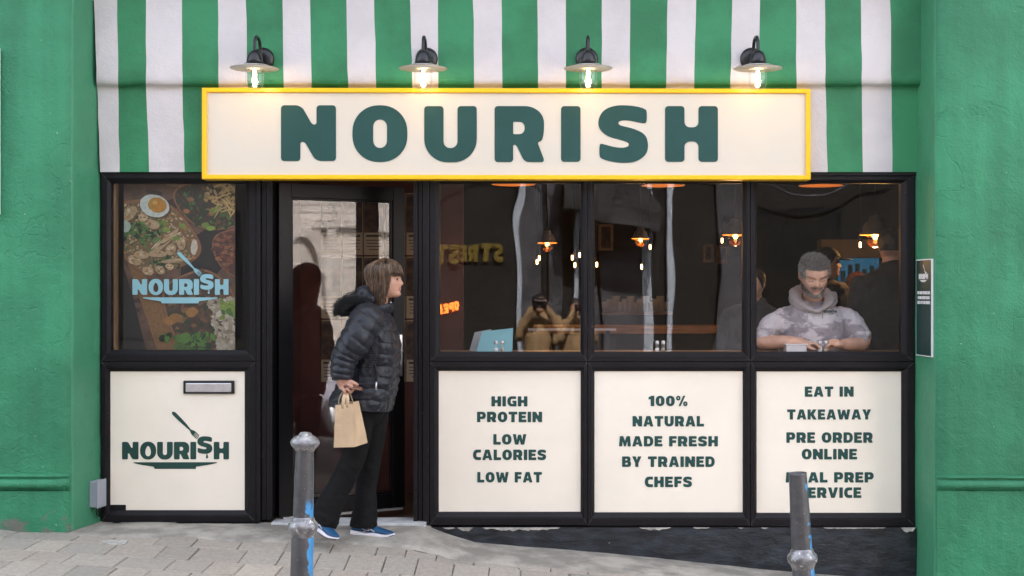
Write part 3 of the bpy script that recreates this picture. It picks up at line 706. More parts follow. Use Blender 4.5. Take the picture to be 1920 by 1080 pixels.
# reveal line runs from (x_back,.10) to (x_front,YF+.01)
pa = Vector((at_depth(1717, 0), .0)); pd = (pb-pa).normalized(); pn = Vector((pd.y, -pd.x)); pn = pn if pn.x < 0 else -pn
def on_reveal(s, z, d): q = pa+pd*s+pn*d; return Vector((q.x, q.y, z))
def s_at(px):    # distance along the reveal seen at picture column px
    lo_, hi_ = 0, 1
    for _ in range(40):
        m_ = (lo_+hi_)/2; q = pa+pd*m_+pn*.012
        if CX+FPX*q.x/(DIST+q.y) < px: lo_ = m_
        else: hi_ = m_
    return lo_
s0, s1 = s_at(1718.5), s_at(1747); sm = (s0+s1)/2; ys = (pa+pd*s0).y
zt, zb = P(0, 487, ys).z, P(0, 666, ys).z
IS = empty('information_sign', on_reveal(sm, zb, 0), 'dark green information plaque with white lettering on the right green reveal', 'sign')
def rbox(b, sa, za, sb, zb_, d0, d1, m=0):
    vs = [on_reveal(s, z, d) for d in (d0, d1) for (s, z) in ((sa, za), (sb, za), (sb, zb_), (sa, zb_))]
    b.add(vs, [(0,1,2,3)[::-1], (4,5,6,7), (0,1,5,4), (1,2,6,5), (2,3,7,6), (3,0,4,7)], m)
wS, hS = s1-s0, zt-zb
M['plaque'] = mat('plaque_green', (.012, .045, .042), .35); M['white'] = mat('white_print', (.75, .76, .76), .5)
b = MB(); rbox(b, s0, zb, s1, zt, .002, .014); b.build('plate', M['white'], IS)
b = MB(); rbox(b, s0+.006, zb+.006, s1-.006, zt-.006, .0135, .0155); b.build('face', M['plaque'], IS)
def plaque_text(cs, u0, u1, v0, v1, name, m='white'):
    xs = [p[0] for c in cs for p in c]; ys_ = [p[1] for c in cs for p in c]
    xa, xb, ya, yb = min(xs), max(xs), min(ys_), max(ys_)
    me = fill([[((p[0]-xa)/(xb-xa), (p[1]-ya)/(yb-ya)) for p in c] for c in cs], .0012,
              lambda u, v, d: on_reveal(s0+wS*(u0+(u1-u0)*u), zt-hS*(v0+(v1-v0)*v), .0152+d))
    link(name, me, M[m], IS)
plaque_text(logo(0, 0, 1), .20, .80, .055, .235, 'logo')
for t_, u0, u1, v0 in (('FOR MORE INFORMATION', .10, .92, .33), ('ON OUR SERVICE PLEASE', .13, .90, .38), ('CHECK OUT OUR WEBSITE', .10, .93, .43)): plaque_text(fit_text(t_, 0, 100, 0, 10), u0, u1, v0, v0+.032, 'text_line')

# ------------------------------------------------------------------ junction box on the left reveal
qa = Vector((at_depth(186, 0), .0)); qb = Vector((at_depth(133, YF), YF+.01)); qd = (qb-qa).normalized(); qn = Vector((-qd.y, qd.x)); qn = qn if qn.x > 0 else -qn
def on_left(s, z, d): q = qa+qd*s+qn*d; return Vector((q.x, q.y, z))
UB = empty('junction_box', on_left(.07, P(0, 952, 0).z, 0), 'small grey plastic junction box low beside the black shop front', 'box')
b = MB(); z0, z1 = P(0, 951, -.1).z, P(0, 901, -.1).z
sA, sB = .025, .125
vs = [on_left(s, z, d) for d in (.0, .055) for (s, z) in ((sA, z0), (sB, z0), (sB, z1), (sA, z1))]
b.add(vs, [(0,1,2,3), (4,5,6,7)[::-1], (0,4,5,1), (1,5,6,2), (2,6,7,3), (3,7,4,0)]); b.build('case', M['grey_plastic'], UB, bevel=.008, seg=3)
b = MB(); sA, sB = .022, .128; z0 -= .003; z1 += .003
vs = [on_left(s, z, d) for d in (.048, .058) for (s, z) in ((sA, z0), (sB, z0), (sB, z1), (sA, z1))]
b.add(vs, [(0,1,2,3), (4,5,6,7)[::-1], (0,4,5,1), (1,5,6,2), (2,6,7,3), (3,7,4,0)]); b.build('lid', M['grey_plastic'], UB, bevel=.004, seg=3)
b = MB()
for (sa, sb, dz) in ((.05, .02, .05), (.09, .01, .06)):
    b.tube([on_left(sa, z0+.01, .03), on_left(sa, z0-.03, .03), on_left((sa+sb)/2, z0-dz, .025), on_left(sb, z0-.03, .012), on_left(sb-.03, z0+.0, .008)], .004, 8, sub=5)
b.build('cable', M['lamp_black'], UB)
# ------------------------------------------------------------------ the room behind the glass
M['room_dark'] = mat('dark_room_paint', (.009, .007, .006), .8, var=.2)
M['room_brown'] = mat('brown_room_paint', (.028, .017, .011), .8, var=.2)
M['room_red'] = mat('oxblood_wall_paint', (.075, .018, .012), .75, var=.12)
M['room_floor'] = mat('dark_wood_floor', (.06, .038, .026), .5, var=.25, stretch=(1, 8, 1))
M['ceiling'] = mat('dark_ceiling_paint', (.020, .017, .015), .9)
M['wood'] = mat('counter_wood', (.26, .15, .075), .5, var=.25, vscale=5, stretch=(1, 9, 9))
M['beige'] = mat('beige_bulkhead_paint', (.20, .15, .095), .7)
M['blue_glow'] = mat('lit_fridge_blue', (.05, .22, .36), .5, emit=(.05, .30, .55), estr=.022, var=.45, vscale=6)
b = MB(); b.box((-3, .12, -.45), (4.6, 7.5, -.02)); b.build('interior_floor', M['room_floor'], B)
b = MB(); b.box((-3, .14, 2.62), (4.6, 7.5, 2.8)); b.build('interior_ceiling', M['ceiling'], B)
b = MB(); b.box((-3, 6.9, -.1), (4.6, 7.1, 2.62)); b.build('interior_wall', M['room_brown'], B)
b = MB(); b.box((-2.75, .12, -.1), (-2.6, 6.9, 2.62)); b.build('interior_wall', M['room_dark'], B)
b = MB(); b.box((4.4, .30, -.1), (4.55, 6.9, 2.62)); b.build('interior_wall', M['room_dark'], B)
b = MB(); b.box((2.30, .12, -.1), (4.4, .30, 2.62)); b.build('interior_wall', M['room_dark'], B)
# red partition beside the door, carrying the menus
yw = 1.35
b = MB(); b.box((-1.72, yw, -.03), (P(868, 0, yw).x, yw+.1, 2.62)); b.build('interior_wall', M['room_red'], B)
b = MB(); b.box((-1.72, .13, -.03), (-1.66, yw-.002, 2.62)); b.build('interior_wall', M['room_red'], B)
b = MB(); b.box((P(1540, 0, 4.2).x, 4.2, P(0, 483, 4.2).z), (4.4, 4.4, P(0, 449, 4.2).z)); b.build('bulkhead', M['beige'], B)
# display fridge with blue light, at the back on the right
F = empty('display_fridge', (1.9, 5.2, 0), 'blue lit display fridge behind the customers on the right', 'fridge')
b = MB(); b.box((P(1545, 0, 5.2).x, 5.2, 0), (P(1655, 0, 5.2).x, 5.7, P(0, 478, 5.2).z)); b.build('case', M['room_dark'], F)
b = MB(); b.box((P(1550, 0, 5.19).x, 5.185, P(0, 528, 5.19).z), (P(1648, 0, 5.19).x, 5.198, P(0, 482, 5.19).z)); b.build('lit_panel', M['blue_glow'], F)
b = MB()
for k in range(7):
    x = P(1553+k*13.5, 0, 5.16).x; h = (.13, .17, .10, .16, .17, .12, .15)[k]; b.box((x-.018, 5.13, P(0, 527, 5.16).z), (x+.018, 5.17, P(0, 527, 5.16).z+h))
b.build('carton_row', mat('blue_cartons', (.05, .18, .28), .5, var=.5, vscale=9), F)
# menu boards on the red partition: cards with dish photographs and captions
M['menu_card'] = mat('menu_card', (.36, .27, .175), .7, var=.05)
M['menu_ink'] = mat('menu_ink', (.02, .016, .014), .7)
M['dish'] = mat('dish_print', (.022, .009, .007), .6, col2=(.12, .06, .03), vscale=18, lo=.45, hi=.7)
def menu(px0, py0, px1, py1, label, k):
    a = P(px0, py0, yw-.01); c = P(px1, py1, yw-.01)
    o = empty('menu_card', Vector(((a.x+c.x)/2, yw, c.z)), label, 'menu', 'menu cards on the red wall')
    b = MB(); b.box((a.x, yw-.012, c.z), (c.x, yw-.002, a.z)); b.build('card', M['menu_card'], o, bevel=.002)
    h = a.z-c.z; w_ = c.x-a.x
    b = MB(); b.box((a.x+.02*w_, yw-.0145, c.z+.36*h), (c.x-.02*w_, yw-.0125, a.z-.02*h)); b.build('photo', M['dish'], o)
    b = MB()
    b.box((a.x+.12*w_, yw-.0145, c.z+.29*h), (c.x-.12*w_, yw-.0125, c.z+.325*h))
    for i in range(4):
        ww = .75-.1*i*rnd.random(); b.box((a.x+w_*(.5-ww/2), yw-.0145, c.z+(.23-.05*i)*h), (c.x-w_*(.5-ww/2), yw-.0125, c.z+(.243-.05*i)*h))
    b.build('caption', M['menu_ink'], o)
mrows = [(362, 478), (481, 597), (600, 716)]
mcols = [(602, 640), (642, 680), (682, 720), (722, 760), (762, 800)]
mx = ['first', 'second', 'third', 'fourth', 'fifth']; my = ['top', 'middle', 'bottom']
for j, (y0, y1) in enumerate(mrows):
    for i, (x0, x1) in enumerate(mcols):
        menu(x0, y0, x1, y1, '%s row menu card with dark dish photo, %s from the left on the red wall' % (my[j], mx[i]), i)
# counters
K = empty('window_counter', (.8, .3, 0), 'wooden counter running along inside the right hand windows', 'counter')
zc = P(0, 663, .08).z
b = MB(); b.box((P(815, 0, .1).x, .075, zc-.04), (2.3, .55, zc)); b.build('top', M['wood'], K, bevel=.004)
b = MB()
for x in (-.55, .3, 1.2, 2.1): b.box((x-.03, .40, -.02), (x+.03, .46, zc-.041))
b.build('leg', M['lamp_black'], K)
K = empty('service_counter', (.9, 3.2, 0), 'dark service counter with a wooden top deep inside the shop', 'counter')
b = MB(); b.box((P(1000, 0, 3).x, 3.0, P(0, 626, 3).z), (P(1470, 0, 3).x, 3.6, P(0, 612, 3).z)); b.build('top', M['wood'], K, bevel=.004)
b = MB(); b.box((P(1004, 0, 3).x, 3.04, -.02), (P(1466, 0, 3).x, 3.56, P(0, 626, 3).z)); b.build('front', M['room_dark'], K)
b = MB(); a = P(990, 616, 2.6); c = P(1155, 620, 2.6)
K = empty('serving_rail', (a.x, 2.6, 0), 'thin pale metal rail before the service counter', 'rail')
b.box((a.x, 2.6, c.z), (c.x, 2.63, a.z)); b.build('rail', M['steel'], K)
b = MB(); b.box((a.x+.05, 2.61, -.02), (a.x+.08, 2.625, c.z)); b.box((c.x-.08, 2.61, -.02), (c.x-.05, 2.625, c.z)); b.build('support', M['lamp_black'], K)
# shakers on the counter
M['shaker'] = glass_mat('shaker_glass', .10, .6); M['salt'] = mat('salt_grains', (.75, .74, .74), .9); M['pepper'] = mat('pepper_grains', (.34, .28, .22), .9)
def shaker(px, y, k, label):
    p = P(px, 660, y); p.z = zc
    o = empty('salt_shaker' if k == 0 else 'pepper_shaker', p, label, 'shaker', 'salt and pepper shakers on the window counter')
    b = MB(); b.lathe([(.0, .001), (.0125, .001), (.0135, .006), (.0135, .048), (.011, .056), (.0, .056)], p, 20); b.build('jar', M['shaker'], o)
    b = MB(); b.lathe([(.0, .003), (.0115, .003), (.0118, .030), (.0, .031)], p, 16); b.build('contents', M['salt'] if k == 0 else M['pepper'], o)
    b = MB(); b.lathe([(.0118, .054), (.0125, .056), (.0125, .070), (.0105, .0755), (0, .0765)], p, 20); b.build('lid', M['steel'], o)
for q, (xa, lab) in enumerate(((930, 'left window'), (1232, 'middle window'), (1537.5, 'right window'))):
    shaker(xa, .14, 0, 'glass salt shaker with steel lid on the counter at the %s of three' % lab)
    shaker(xa+11.5, .14, 1, 'glass pepper shaker with steel lid on the counter at the %s of three' % lab)
# pale blue leaflet stand and grey sheet leaning in the first right-hand window
M['leaflet'] = mat('pale_blue_card', (.16, .36, .40), .5); M['paper_grey'] = mat('grey_paper', (.24, .24, .24), .6)
def leaning(name, pts, y0, y1, m, label, cat):
    ys_ = [y0, y1, y1, y0]; ps = [P(px, py, yy) for (px, py), yy in zip(pts, ys_)]
    nrm = (ps[1]-ps[0]).cross(ps[3]-ps[0]).normalized()*.004
    b = MB(); b.add(ps+[p+nrm for p in ps], [(0,1,2,3), (7,6,5,4), (0,4,5,1), (1,5,6,2), (2,6,7,3), (3,7,4,0)]); o = b.build(name, m)
    return tag(o, label, cat)
lf = leaning('leaflet_board', [(892.6, 661), (904, 621.6), (962, 615), (960.6, 661)], .30, .38, M['leaflet'], 'pale blue board leaning on the counter behind shakers', 'board')
leaning('paper_sheet', [(879, 661), (890, 623), (921, 617), (906, 661)], .42, .48, M['paper_grey'], 'grey paper sheet leaning behind the pale blue board', 'sheet')
# paper tub in front of the man
tp = P(1490, 660, .16); b = MB(); b.box((P(1474, 0, .14).x, .13, zc+.001), (P(1512, 0, .14).x, .24, zc+.05)); b.box((P(1472, 0, .14).x, .125, zc+.046), (P(1514, 0, .14).x, .245, zc+.056))
tag(b.build('takeaway_box', mat('white_tub', (.6, .58, .6), .5), None, bevel=.004), 'white takeaway box on the counter before the man', 'box')

# pendants
M['shade_dark'] = mat('pendant_shade', (.16, .14, .13), .5); M['shade_in'] = mat('copper_shade_inside', (.62, .27, .09), .5)
M['copper'] = mat('copper_shade', (.50, .16, .05), .35, metal=.4)
def pendant(px, py, y, r, label, kind='bell', lit=True, en=.5):
    c = P(px, py, y)
    o = empty('pendant_lamp', c, label, 'lamp', 'pendant lamps inside the shop')
    b = MB(); b.tube([(c.x, y, c.z+r*.9), (c.x, y, 2.62)], .004, 8, rnd=False); b.build('cord', M['lamp_black'], o)
    b = MB()
    if kind == 'bell':
        pr = [(r, 0), (r*.93, r*.06), (r*.80, r*.17), (r*.74, r*.45), (r*.62, r*.72), (r*.40, r*.88), (r*.36, r*1.15), (r*.1, r*1.2)]
    else:
        pr = [(r, 0), (r*.8, r*.14), (r*.45, r*.30), (r*.2, r*.38), (r*.16, r*.6), (r*.03, r*.65)]
    b.lathe(pr, c, 32, cap=False); b.lathe([(max(.004, q-.004), h-.003) for q, h in pr], c, 32, m=1, cap=False)
    b.build('shade', [M['shade_dark'] if kind == 'bell' else M['copper'], M['shade_in']], o)
    b = MB(); zb_ = c.z-r*.10 if kind == 'bell' else c.z+r*.30
    b.tube([(c.x, y, zb_+r*.25), (c.x, y, zb_-r*.12)], r*(.12 if kind == 'bell' else .05), 8); b.build('filament', M['amber'], o)
    if kind == 'bell': b = MB(); b.ellipsoid((c.x, y, zb_-.02), (r*.56, r*.56, r*.56)); b.build('globe', glass_amber, o)
    ld = bpy.data.lights.new('pendant_light', 'POINT'); ld.energy = en; ld.color = (1, .55, .22); ld.shadow_soft_size = r*.5
    lo_ = bpy.data.objects.new('pendant_light', ld); COL.objects.link(lo_); lo_.parent = o; lo_.location = (0, 0, -r*.75 if kind == 'bell' else r*.1)
glass_amber = glass_mat('amber_globe', .06, .5, tintc=(1, .85, .62))
pendant(1641, 440, 2.3, .125, 'amber pendant with bell shade and cord above the dark-haired customer', en=1.5)
pendant(1379, 440, 1.8, .10, 'amber pendant with pale bell shade at right edge of middle window')
pendant(1201, 447, 2.6, .075, 'amber pendant in the left half of the middle window')
pendant(1026, 455, 3.0, .085, 'amber pendant in the window above the reflected photographers')
pendant(963, 345.5, .75, .145, 'copper shade peeping below the sign at the window next to the door', 'dish', en=.15)
pendant(1243, 347.5, .75, .145, 'copper shade peeping below the sign at the middle window', 'dish', en=.15)
pendant(1539, 347.5, .75, .145, 'copper shade peeping below the sign at the rightmost window', 'dish', en=.15)
# small bare filament bulbs far inside
fb = [(1007, 491, 'low left of the cluster'), (1011, 484, 'upper of the left pair'), (1073, 483, 'brightest, near the first mullion'), (1078, 497, 'hanging lowest by the first mullion'), (1087, 478, 'touching the first mullion'), (1119, 496, 'just right of the first mullion'), (1203, 500, 'lowest in the middle window'), (1219, 463, 'right of the middle pendant'), (1354, 451, 'left of the pale bell pendant'), (1613, 459, 'left of the amber pendant at right')]
for (px, py, lab) in fb:
    y = 5.5 if px != 1613 else 3.5; c = P(px, py, y)
    o = empty('bare_bulb', c, 'small glowing bare bulb deep inside the shop, ' + lab, 'bulb', 'bare bulbs deep in the shop')
    b = MB(); b.tube([(c.x, y, c.z+.018), (c.x, y, c.z-.018)], .009, 8); b.build('filament', M['amber'], o)
    b = MB(); b.tube([(c.x, y, c.z+.05), (c.x, y, 2.62)], .004, 6, rnd=False); b.tube([(c.x, y, c.z+.07), (c.x, y, c.z+.035)], .018, 8); b.build('cord', M['lamp_black'], o)

# ------------------------------------------------------------------ food poster in the left window
yp = .10
PO = empty('food_poster', P(336, 657, yp), 'printed poster of rice bowls, egg and greens behind the left window', 'poster')
b = MB(); a = P(232, 340, yp); c = P(441, 662, yp); b.box((a.x, yp, c.z), (c.x, yp+.01, a.z)); b.build('backing', mat('poster_backing', (.075, .040, .026), .6, var=.35, vscale=8), PO)
pr_ = random.Random(21)
PXT = lambda X, Y: (200+X*.19444, 330+Y*.19444)      # zoom units of the photograph -> px
class Print:
    def __init__(s): s.v = []; s.f = []; s.c = []; s.z = 0
    def poly(s, pts, col):
        pts = clip([p for p in pts]); 
        if len(pts) < 3: return
        s.z += 1; o = len(s.v); s.v += [P(x, y, yp-.0005-s.z*.0000045) for x, y in pts]; s.f.append(tuple(range(o, o+len(pts)))); s.c.append(col)
def clip(p, x0=232.5, x1=440.5, y0=341, y1=661):
    for (ax, lim, sg) in ((0, x0, 1), (0, x1, -1), (1, y0, 1), (1, y1, -1)):
        q = []
        for i in range(len(p)):
            a, b_ = p[i-1], p[i]; ia = (a[ax]-lim)*sg >= 0; ib = (b_[ax]-lim)*sg >= 0
            if ia != ib:
                t = (lim-a[ax])/(b_[ax]-a[ax]); q.append((a[0]+(b_[0]-a[0])*t, a[1]+(b_[1]-a[1])*t))
            if ib: q.append(b_)
        p = q
        if not p: return []
    return p
PR = Print()
def blob(cx, cy, rx, ry, col, ang=0, n=14, jag=.15, var=.2):
    k = 1+pr_.uniform(-var, var); col = tuple(max(0, q*k) for q in col); ph = pr_.uniform(0, 9)
    pts = []
    for i in range(n):
        a = 2*math.pi*i/n; r = 1+jag*math.sin(2*a+ph)*.6+jag*pr_.uniform(-1, 1)*.6
        x, y = rx*math.cos(a)*r, ry*math.sin(a)*r
        pts.append((cx+x*math.cos(ang)-y*math.sin(ang), cy+x*math.sin(ang)+y*math.cos(ang)))
    PR.poly(pts, col)
def bowl(pts, rim, inner, k=.93):
    p = chaikin(pts, 3); cx = sum(q[0] for q in p)/len(p); cy = sum(q[1] for q in p)/len(p)
    PR.poly(p, tuple(q*.55 for q in rim))
    PR.poly([(cx+(x-cx)*.985, cy+(y-cy)*.985-.8) for x, y in p], rim)
    q = [(cx+(x-cx)*k, cy+(y-cy)*k) for x, y in p]; PR.poly(q, inner); return q
def inside(pt, poly):
    x, y = pt; r = False
    for i in range(len(poly)):
        (x1, y1), (x2, y2) = poly[i-1], poly[i]
        if (y1 > y) != (y2 > y) and x < (x2-x1)*(y-y1)/(y2-y1)+x1: r = not r
    return r
def scatter(poly, n, f):
    xs = [p[0] for p in poly]; ys_ = [p[1] for p in poly]; k = 0; g = 0
    while k < n and g < n*20:
        g += 1; p = (pr_.uniform(max(232, min(xs)), min(441, max(xs))), pr_.uniform(max(340, min(ys_)), min(661, max(ys_))))
        if inside(p, poly): f(*p); k += 1
RICE, CHK, LEAF, DARKL, LIME, ORNG = (.42, .31, .16), (.52, .36, .20), (.07, .16, .035), (.018, .045, .018), (.22, .33, .05), (.42, .17, .045)
WD = (.30, .13, .065)
# wooden board tones and shadows
for k in range(26): blob(pr_.uniform(232, 440), pr_.uniform(342, 660), pr_.uniform(15, 40), pr_.uniform(2, 8), (.045, .022, .016), pr_.uniform(-.4, .4), var=.6)
PR.poly([(232, 470), (262, 560), (296, 661), (345, 661), (310, 575), (262, 500)], (.26, .13, .05)); PR.poly([(232, 500), (250, 560), (275, 661), (232, 661)], (.012, .010, .011))
blob(385, 480, 40, 60, (.018, .014, .013), .6)
# top bowl
bowl([(282, 325), (300, 345), (330, 353), (365, 350), (390, 335), (380, 320)], WD, (.28, .19, .11))
# right bowl, dark greens and noodles
q = bowl([(322, 372), (326, 355), (345, 345), (445, 320), (480, 380), (455, 425), (400, 434), (365, 425), (340, 402)], WD, (.06, .04, .025))
scatter(q, 170, lambda x, y: blob(x, y, pr_.uniform(2, 6), pr_.uniform(1.5, 4), pr_.choice([DARKL, DARKL, LEAF, (.12, .07, .03)] if x < 385 or y > 395 else [RICE, (.50, .33, .12), (.45, .28, .10)]), pr_.uniform(0, 3)))
for (x, y) in ((358, 374), (350, 396), (396, 400)): blob(x, y, 6, 4.5, (.36, .15, .06))
for (x, y) in ((402, 395), (408, 392), (395, 428), (385, 422)): blob(x, y, 8, 5, LIME)
for k in range(40): blob(pr_.uniform(402, 440), pr_.uniform(344, 400), pr_.uniform(6, 14), 1.6, (.55, .38, .15), pr_.uniform(-1.2, 1.2), var=.4)
# main bowl
q = bowl([(215, 380), (262, 372), (310, 375), (345, 405), (376, 450), (380, 475), (358, 495), (300, 516), (262, 512), (236, 492), (215, 450)], WD, (.20, .13, .06))
q2 = q
scatter(q, 420, lambda x, y: blob(x, y, pr_.uniform(1.2, 3.6), pr_.uniform(1, 2.4), pr_.choice([RICE, RICE, (.5, .4, .24), (.30, .19, .08), ORNG]), pr_.uniform(0, 3), var=.45))
for k in range(120):
    x, y = pr_.uniform(233, 305), pr_.gauss(433, 12); blob(x, y, pr_.uniform(2, 6), pr_.uniform(1.5, 4), pr_.choice([LEAF, DARKL, (.10, .22, .05)]), pr_.uniform(0, 3), jag=.35, var=.4)
for k in range(60): blob(pr_.gauss(305, 14), pr_.gauss(496, 7), pr_.uniform(2, 6), pr_.uniform(1.5, 4), pr_.choice([DARKL, LEAF]), jag=.35, var=.4)
for (x, y, rx, ry, an) in ((244, 400, 11, 15, .4), (285, 420, 14, 9, .4), (268, 408, 9, 8, 0), (304, 459, 32, 5.5, -.75), (318, 443, 22, 4, -.7), (320, 468, 11, 10, -.2), (340, 457, 8, 12, .1), (332, 488, 28, 4.5, -.12), (252, 488, 14, 8, .6), (278, 508, 10, 9, 0), (300, 506, 10, 8, .3), (318, 500, 8, 6, 0), (265, 478, 14, 8, .2), (295, 476, 16, 7, 0)):
    blob(x+.8, y+1.5, rx*1.04, ry*1.08, (.16, .09, .04), an); blob(x, y, rx, ry, CHK, an, var=.15)
    for k in range(5): blob(x+pr_.uniform(-.5, .5)*rx, y+pr_.uniform(-.5, .5)*ry, rx*.3, ry*.25, (.62, .47, .30), an, var=.25)
    for k in range(2): blob(x+pr_.uniform(-.5, .5)*rx, y+pr_.uniform(-.4, .5)*ry, rx*.25, ry*.25, (.36, .20, .08), an, var=.3)
for (x, y) in ((308, 418), (342, 424), (330, 447), (312, 430)): blob(x, y, 7, 4.5, LIME, pr_.uniform(-1, 1))
blob(236, 424, 8, 12, (.46, .58, .50)); blob(364, 464, 6, 16, (.62, .54, .42), .1)
# the egg
blob(291, 388, 30, 21, (.12, .06, .03), .3, 30, .04, 0); blob(289.5, 386, 28.5, 20.5, (.66, .72, .66), .3, 30, .03, 0); blob(295, 384.5, 17.5, 14.5, (.52, .27, .04), .2, 28, .04, 0); blob(296, 386, 12, 9.5, (.60, .26, .02), .2, 24, .06, 0); blob(290, 380, 5, 3.5, (.68, .42, .10), .2, 16, .1, 0)
# right lower bowl (red stew) and lower bowls
q = bowl([(396, 460), (402, 440), (430, 430), (470, 420), (490, 520), (455, 530), (415, 505), (402, 480)], WD, (.10, .035, .022))
scatter(q, 90, lambda x, y: blob(x, y, pr_.uniform(2, 6), pr_.uniform(2, 4), pr_.choice([(.20, .06, .03), (.30, .12, .05), (.09, .03, .02)])))
q = bowl([(300, 540), (330, 520), (375, 503), (400, 508), (445, 545), (450, 660), (340, 660), (310, 600)], WD, (.07, .04, .026))
scatter(q, 150, lambda x, y: blob(x, y, pr_.uniform(3, 9), pr_.uniform(2, 6), pr_.choice([(.10, .055, .03), (.22, .12, .05), DARKL, (.16, .08, .04)]), pr_.uniform(0, 3)))
for (x, y) in ((360, 585), (318, 602), (330, 596)): blob(x, y, 12, 9, (.40, .19, .05))
for k in range(120): x = pr_.gauss(358, 22); blob(x, pr_.uniform(628, 661), pr_.uniform(3, 9), pr_.uniform(2, 6), pr_.choice([LEAF, (.10, .24, .04), DARKL]), pr_.uniform(0, 3), jag=.3, var=.4)
blob(347, 634, 12, 10, (.14, .30, .06))
for k in range(150):
    y = pr_.uniform(560, 661); x = pr_.uniform(390+(y-560)*.22, 441); blob(x, y, pr_.uniform(3, 9), pr_.uniform(2, 6), pr_.choice([(.50, .44, .34), (.40, .34, .25), (.56, .50, .40), (.34, .27, .19)]), pr_.uniform(0, 3), jag=.25, var=.2)
for k in range(20): blob(pr_.uniform(415, 441), pr_.uniform(556, 600), 6, 4, pr_.choice([LIME, LEAF]), pr_.uniform(0, 3))
me = bpy.data.meshes.new('print'); me.from_pydata(PR.v, [], PR.f); tint(me, [tuple(q*.55 for q in c) for c in PR.c])
link('print', me, attr_mat('poster_ink', .55, var=.18, vscale=60), PO)
letters('logo', logo(248.3, 523.3, .350), yp-.012, M['vinyl_blue'], PO, t=.001)
b = MB(); b.box((P(205, 0, .075).x, .075, P(0, 662, .075).z), (P(217.5, 0, .075).x, .12, P(0, 340, .075).z))
tag(b.build('timber_strip', mat('oak_strip', (.17, .10, .045), .55, var=.2, stretch=(9, 9, 1))), 'narrow upright oak strip inside the left window beside the poster', 'strip')
b = MB(); b.box((-2.6, .35, -.02), (-1.66, .40, 2.62)); b.build('window_backing', M['room_dark'], B)

# ------------------------------------------------------------------ bollards
def bollard_mat():
    m = mat('worn_grey_bollard_paint', (.085, .083, .088), .36, var=.15, vscale=14, bump=.0015, bscale=50, chip=(.5, .5, .5), chipscale=75, chipt=.70, metal=.35)
    t = m.node_tree; bs = t.nodes['Principled BSDF']; src = bs.inputs['Base Color'].links[0].from_socket
    tc = t.nodes.new('ShaderNodeTexCoord'); n = t.nodes.new('ShaderNodeTexNoise'); n.inputs['Scale'].default_value = 9; n.inputs['Detail'].default_value = 4
    mp = t.nodes.new('ShaderNodeMapping'); mp.inputs['Scale'].default_value = (1.6, 1.6, .7); t.links.new(tc.outputs['Object'], mp.inputs[0]); t.links.new(mp.outputs[0], n.inputs['Vector'])
    sx = t.nodes.new('ShaderNodeSeparateXYZ'); t.links.new(tc.outputs['Object'], sx.inputs[0])
    ad = t.nodes.new('ShaderNodeMath'); ad.operation = 'MULTIPLY_ADD'; ad.inputs[1].default_value = 6.0; t.links.new(sx.outputs['X'], ad.inputs[0]); t.links.new(n.outputs['Fac'], ad.inputs[2])
    rp = t.nodes.new('ShaderNodeValToRGB'); rp.color_ramp.elements[0].position = .665; rp.color_ramp.elements[1].position = .69; t.links.new(ad.outputs[0], rp.inputs[0])
    a2 = t.nodes.new('ShaderNodeAttribute'); a2.attribute_name = 'tint'
    ml = t.nodes.new('ShaderNodeMath'); ml.operation = 'MULTIPLY'; t.links.new(rp.outputs[0], ml.inputs[0]); t.links.new(a2.outputs['Fac'], ml.inputs[1])
    mx = t.nodes.new('ShaderNodeMix'); mx.data_type = 'RGBA'; t.links.new(ml.outputs[0], mx.inputs[0]); t.links.new(src, mx.inputs[6]); mx.inputs[7].default_value = (.07, .30, .62, 1)
    t.links.new(mx.outputs[2], bs.inputs['Base Color']); return m
M['bollard'] = bollard_mat()
M['cap_paint'] = mat('worn_silver_cap_paint', (.22, .215, .225), .30, var=.3, vscale=30, bump=.003, bscale=40, chip=(.62, .62, .58), chipscale=45, chipt=.62, metal=.5)
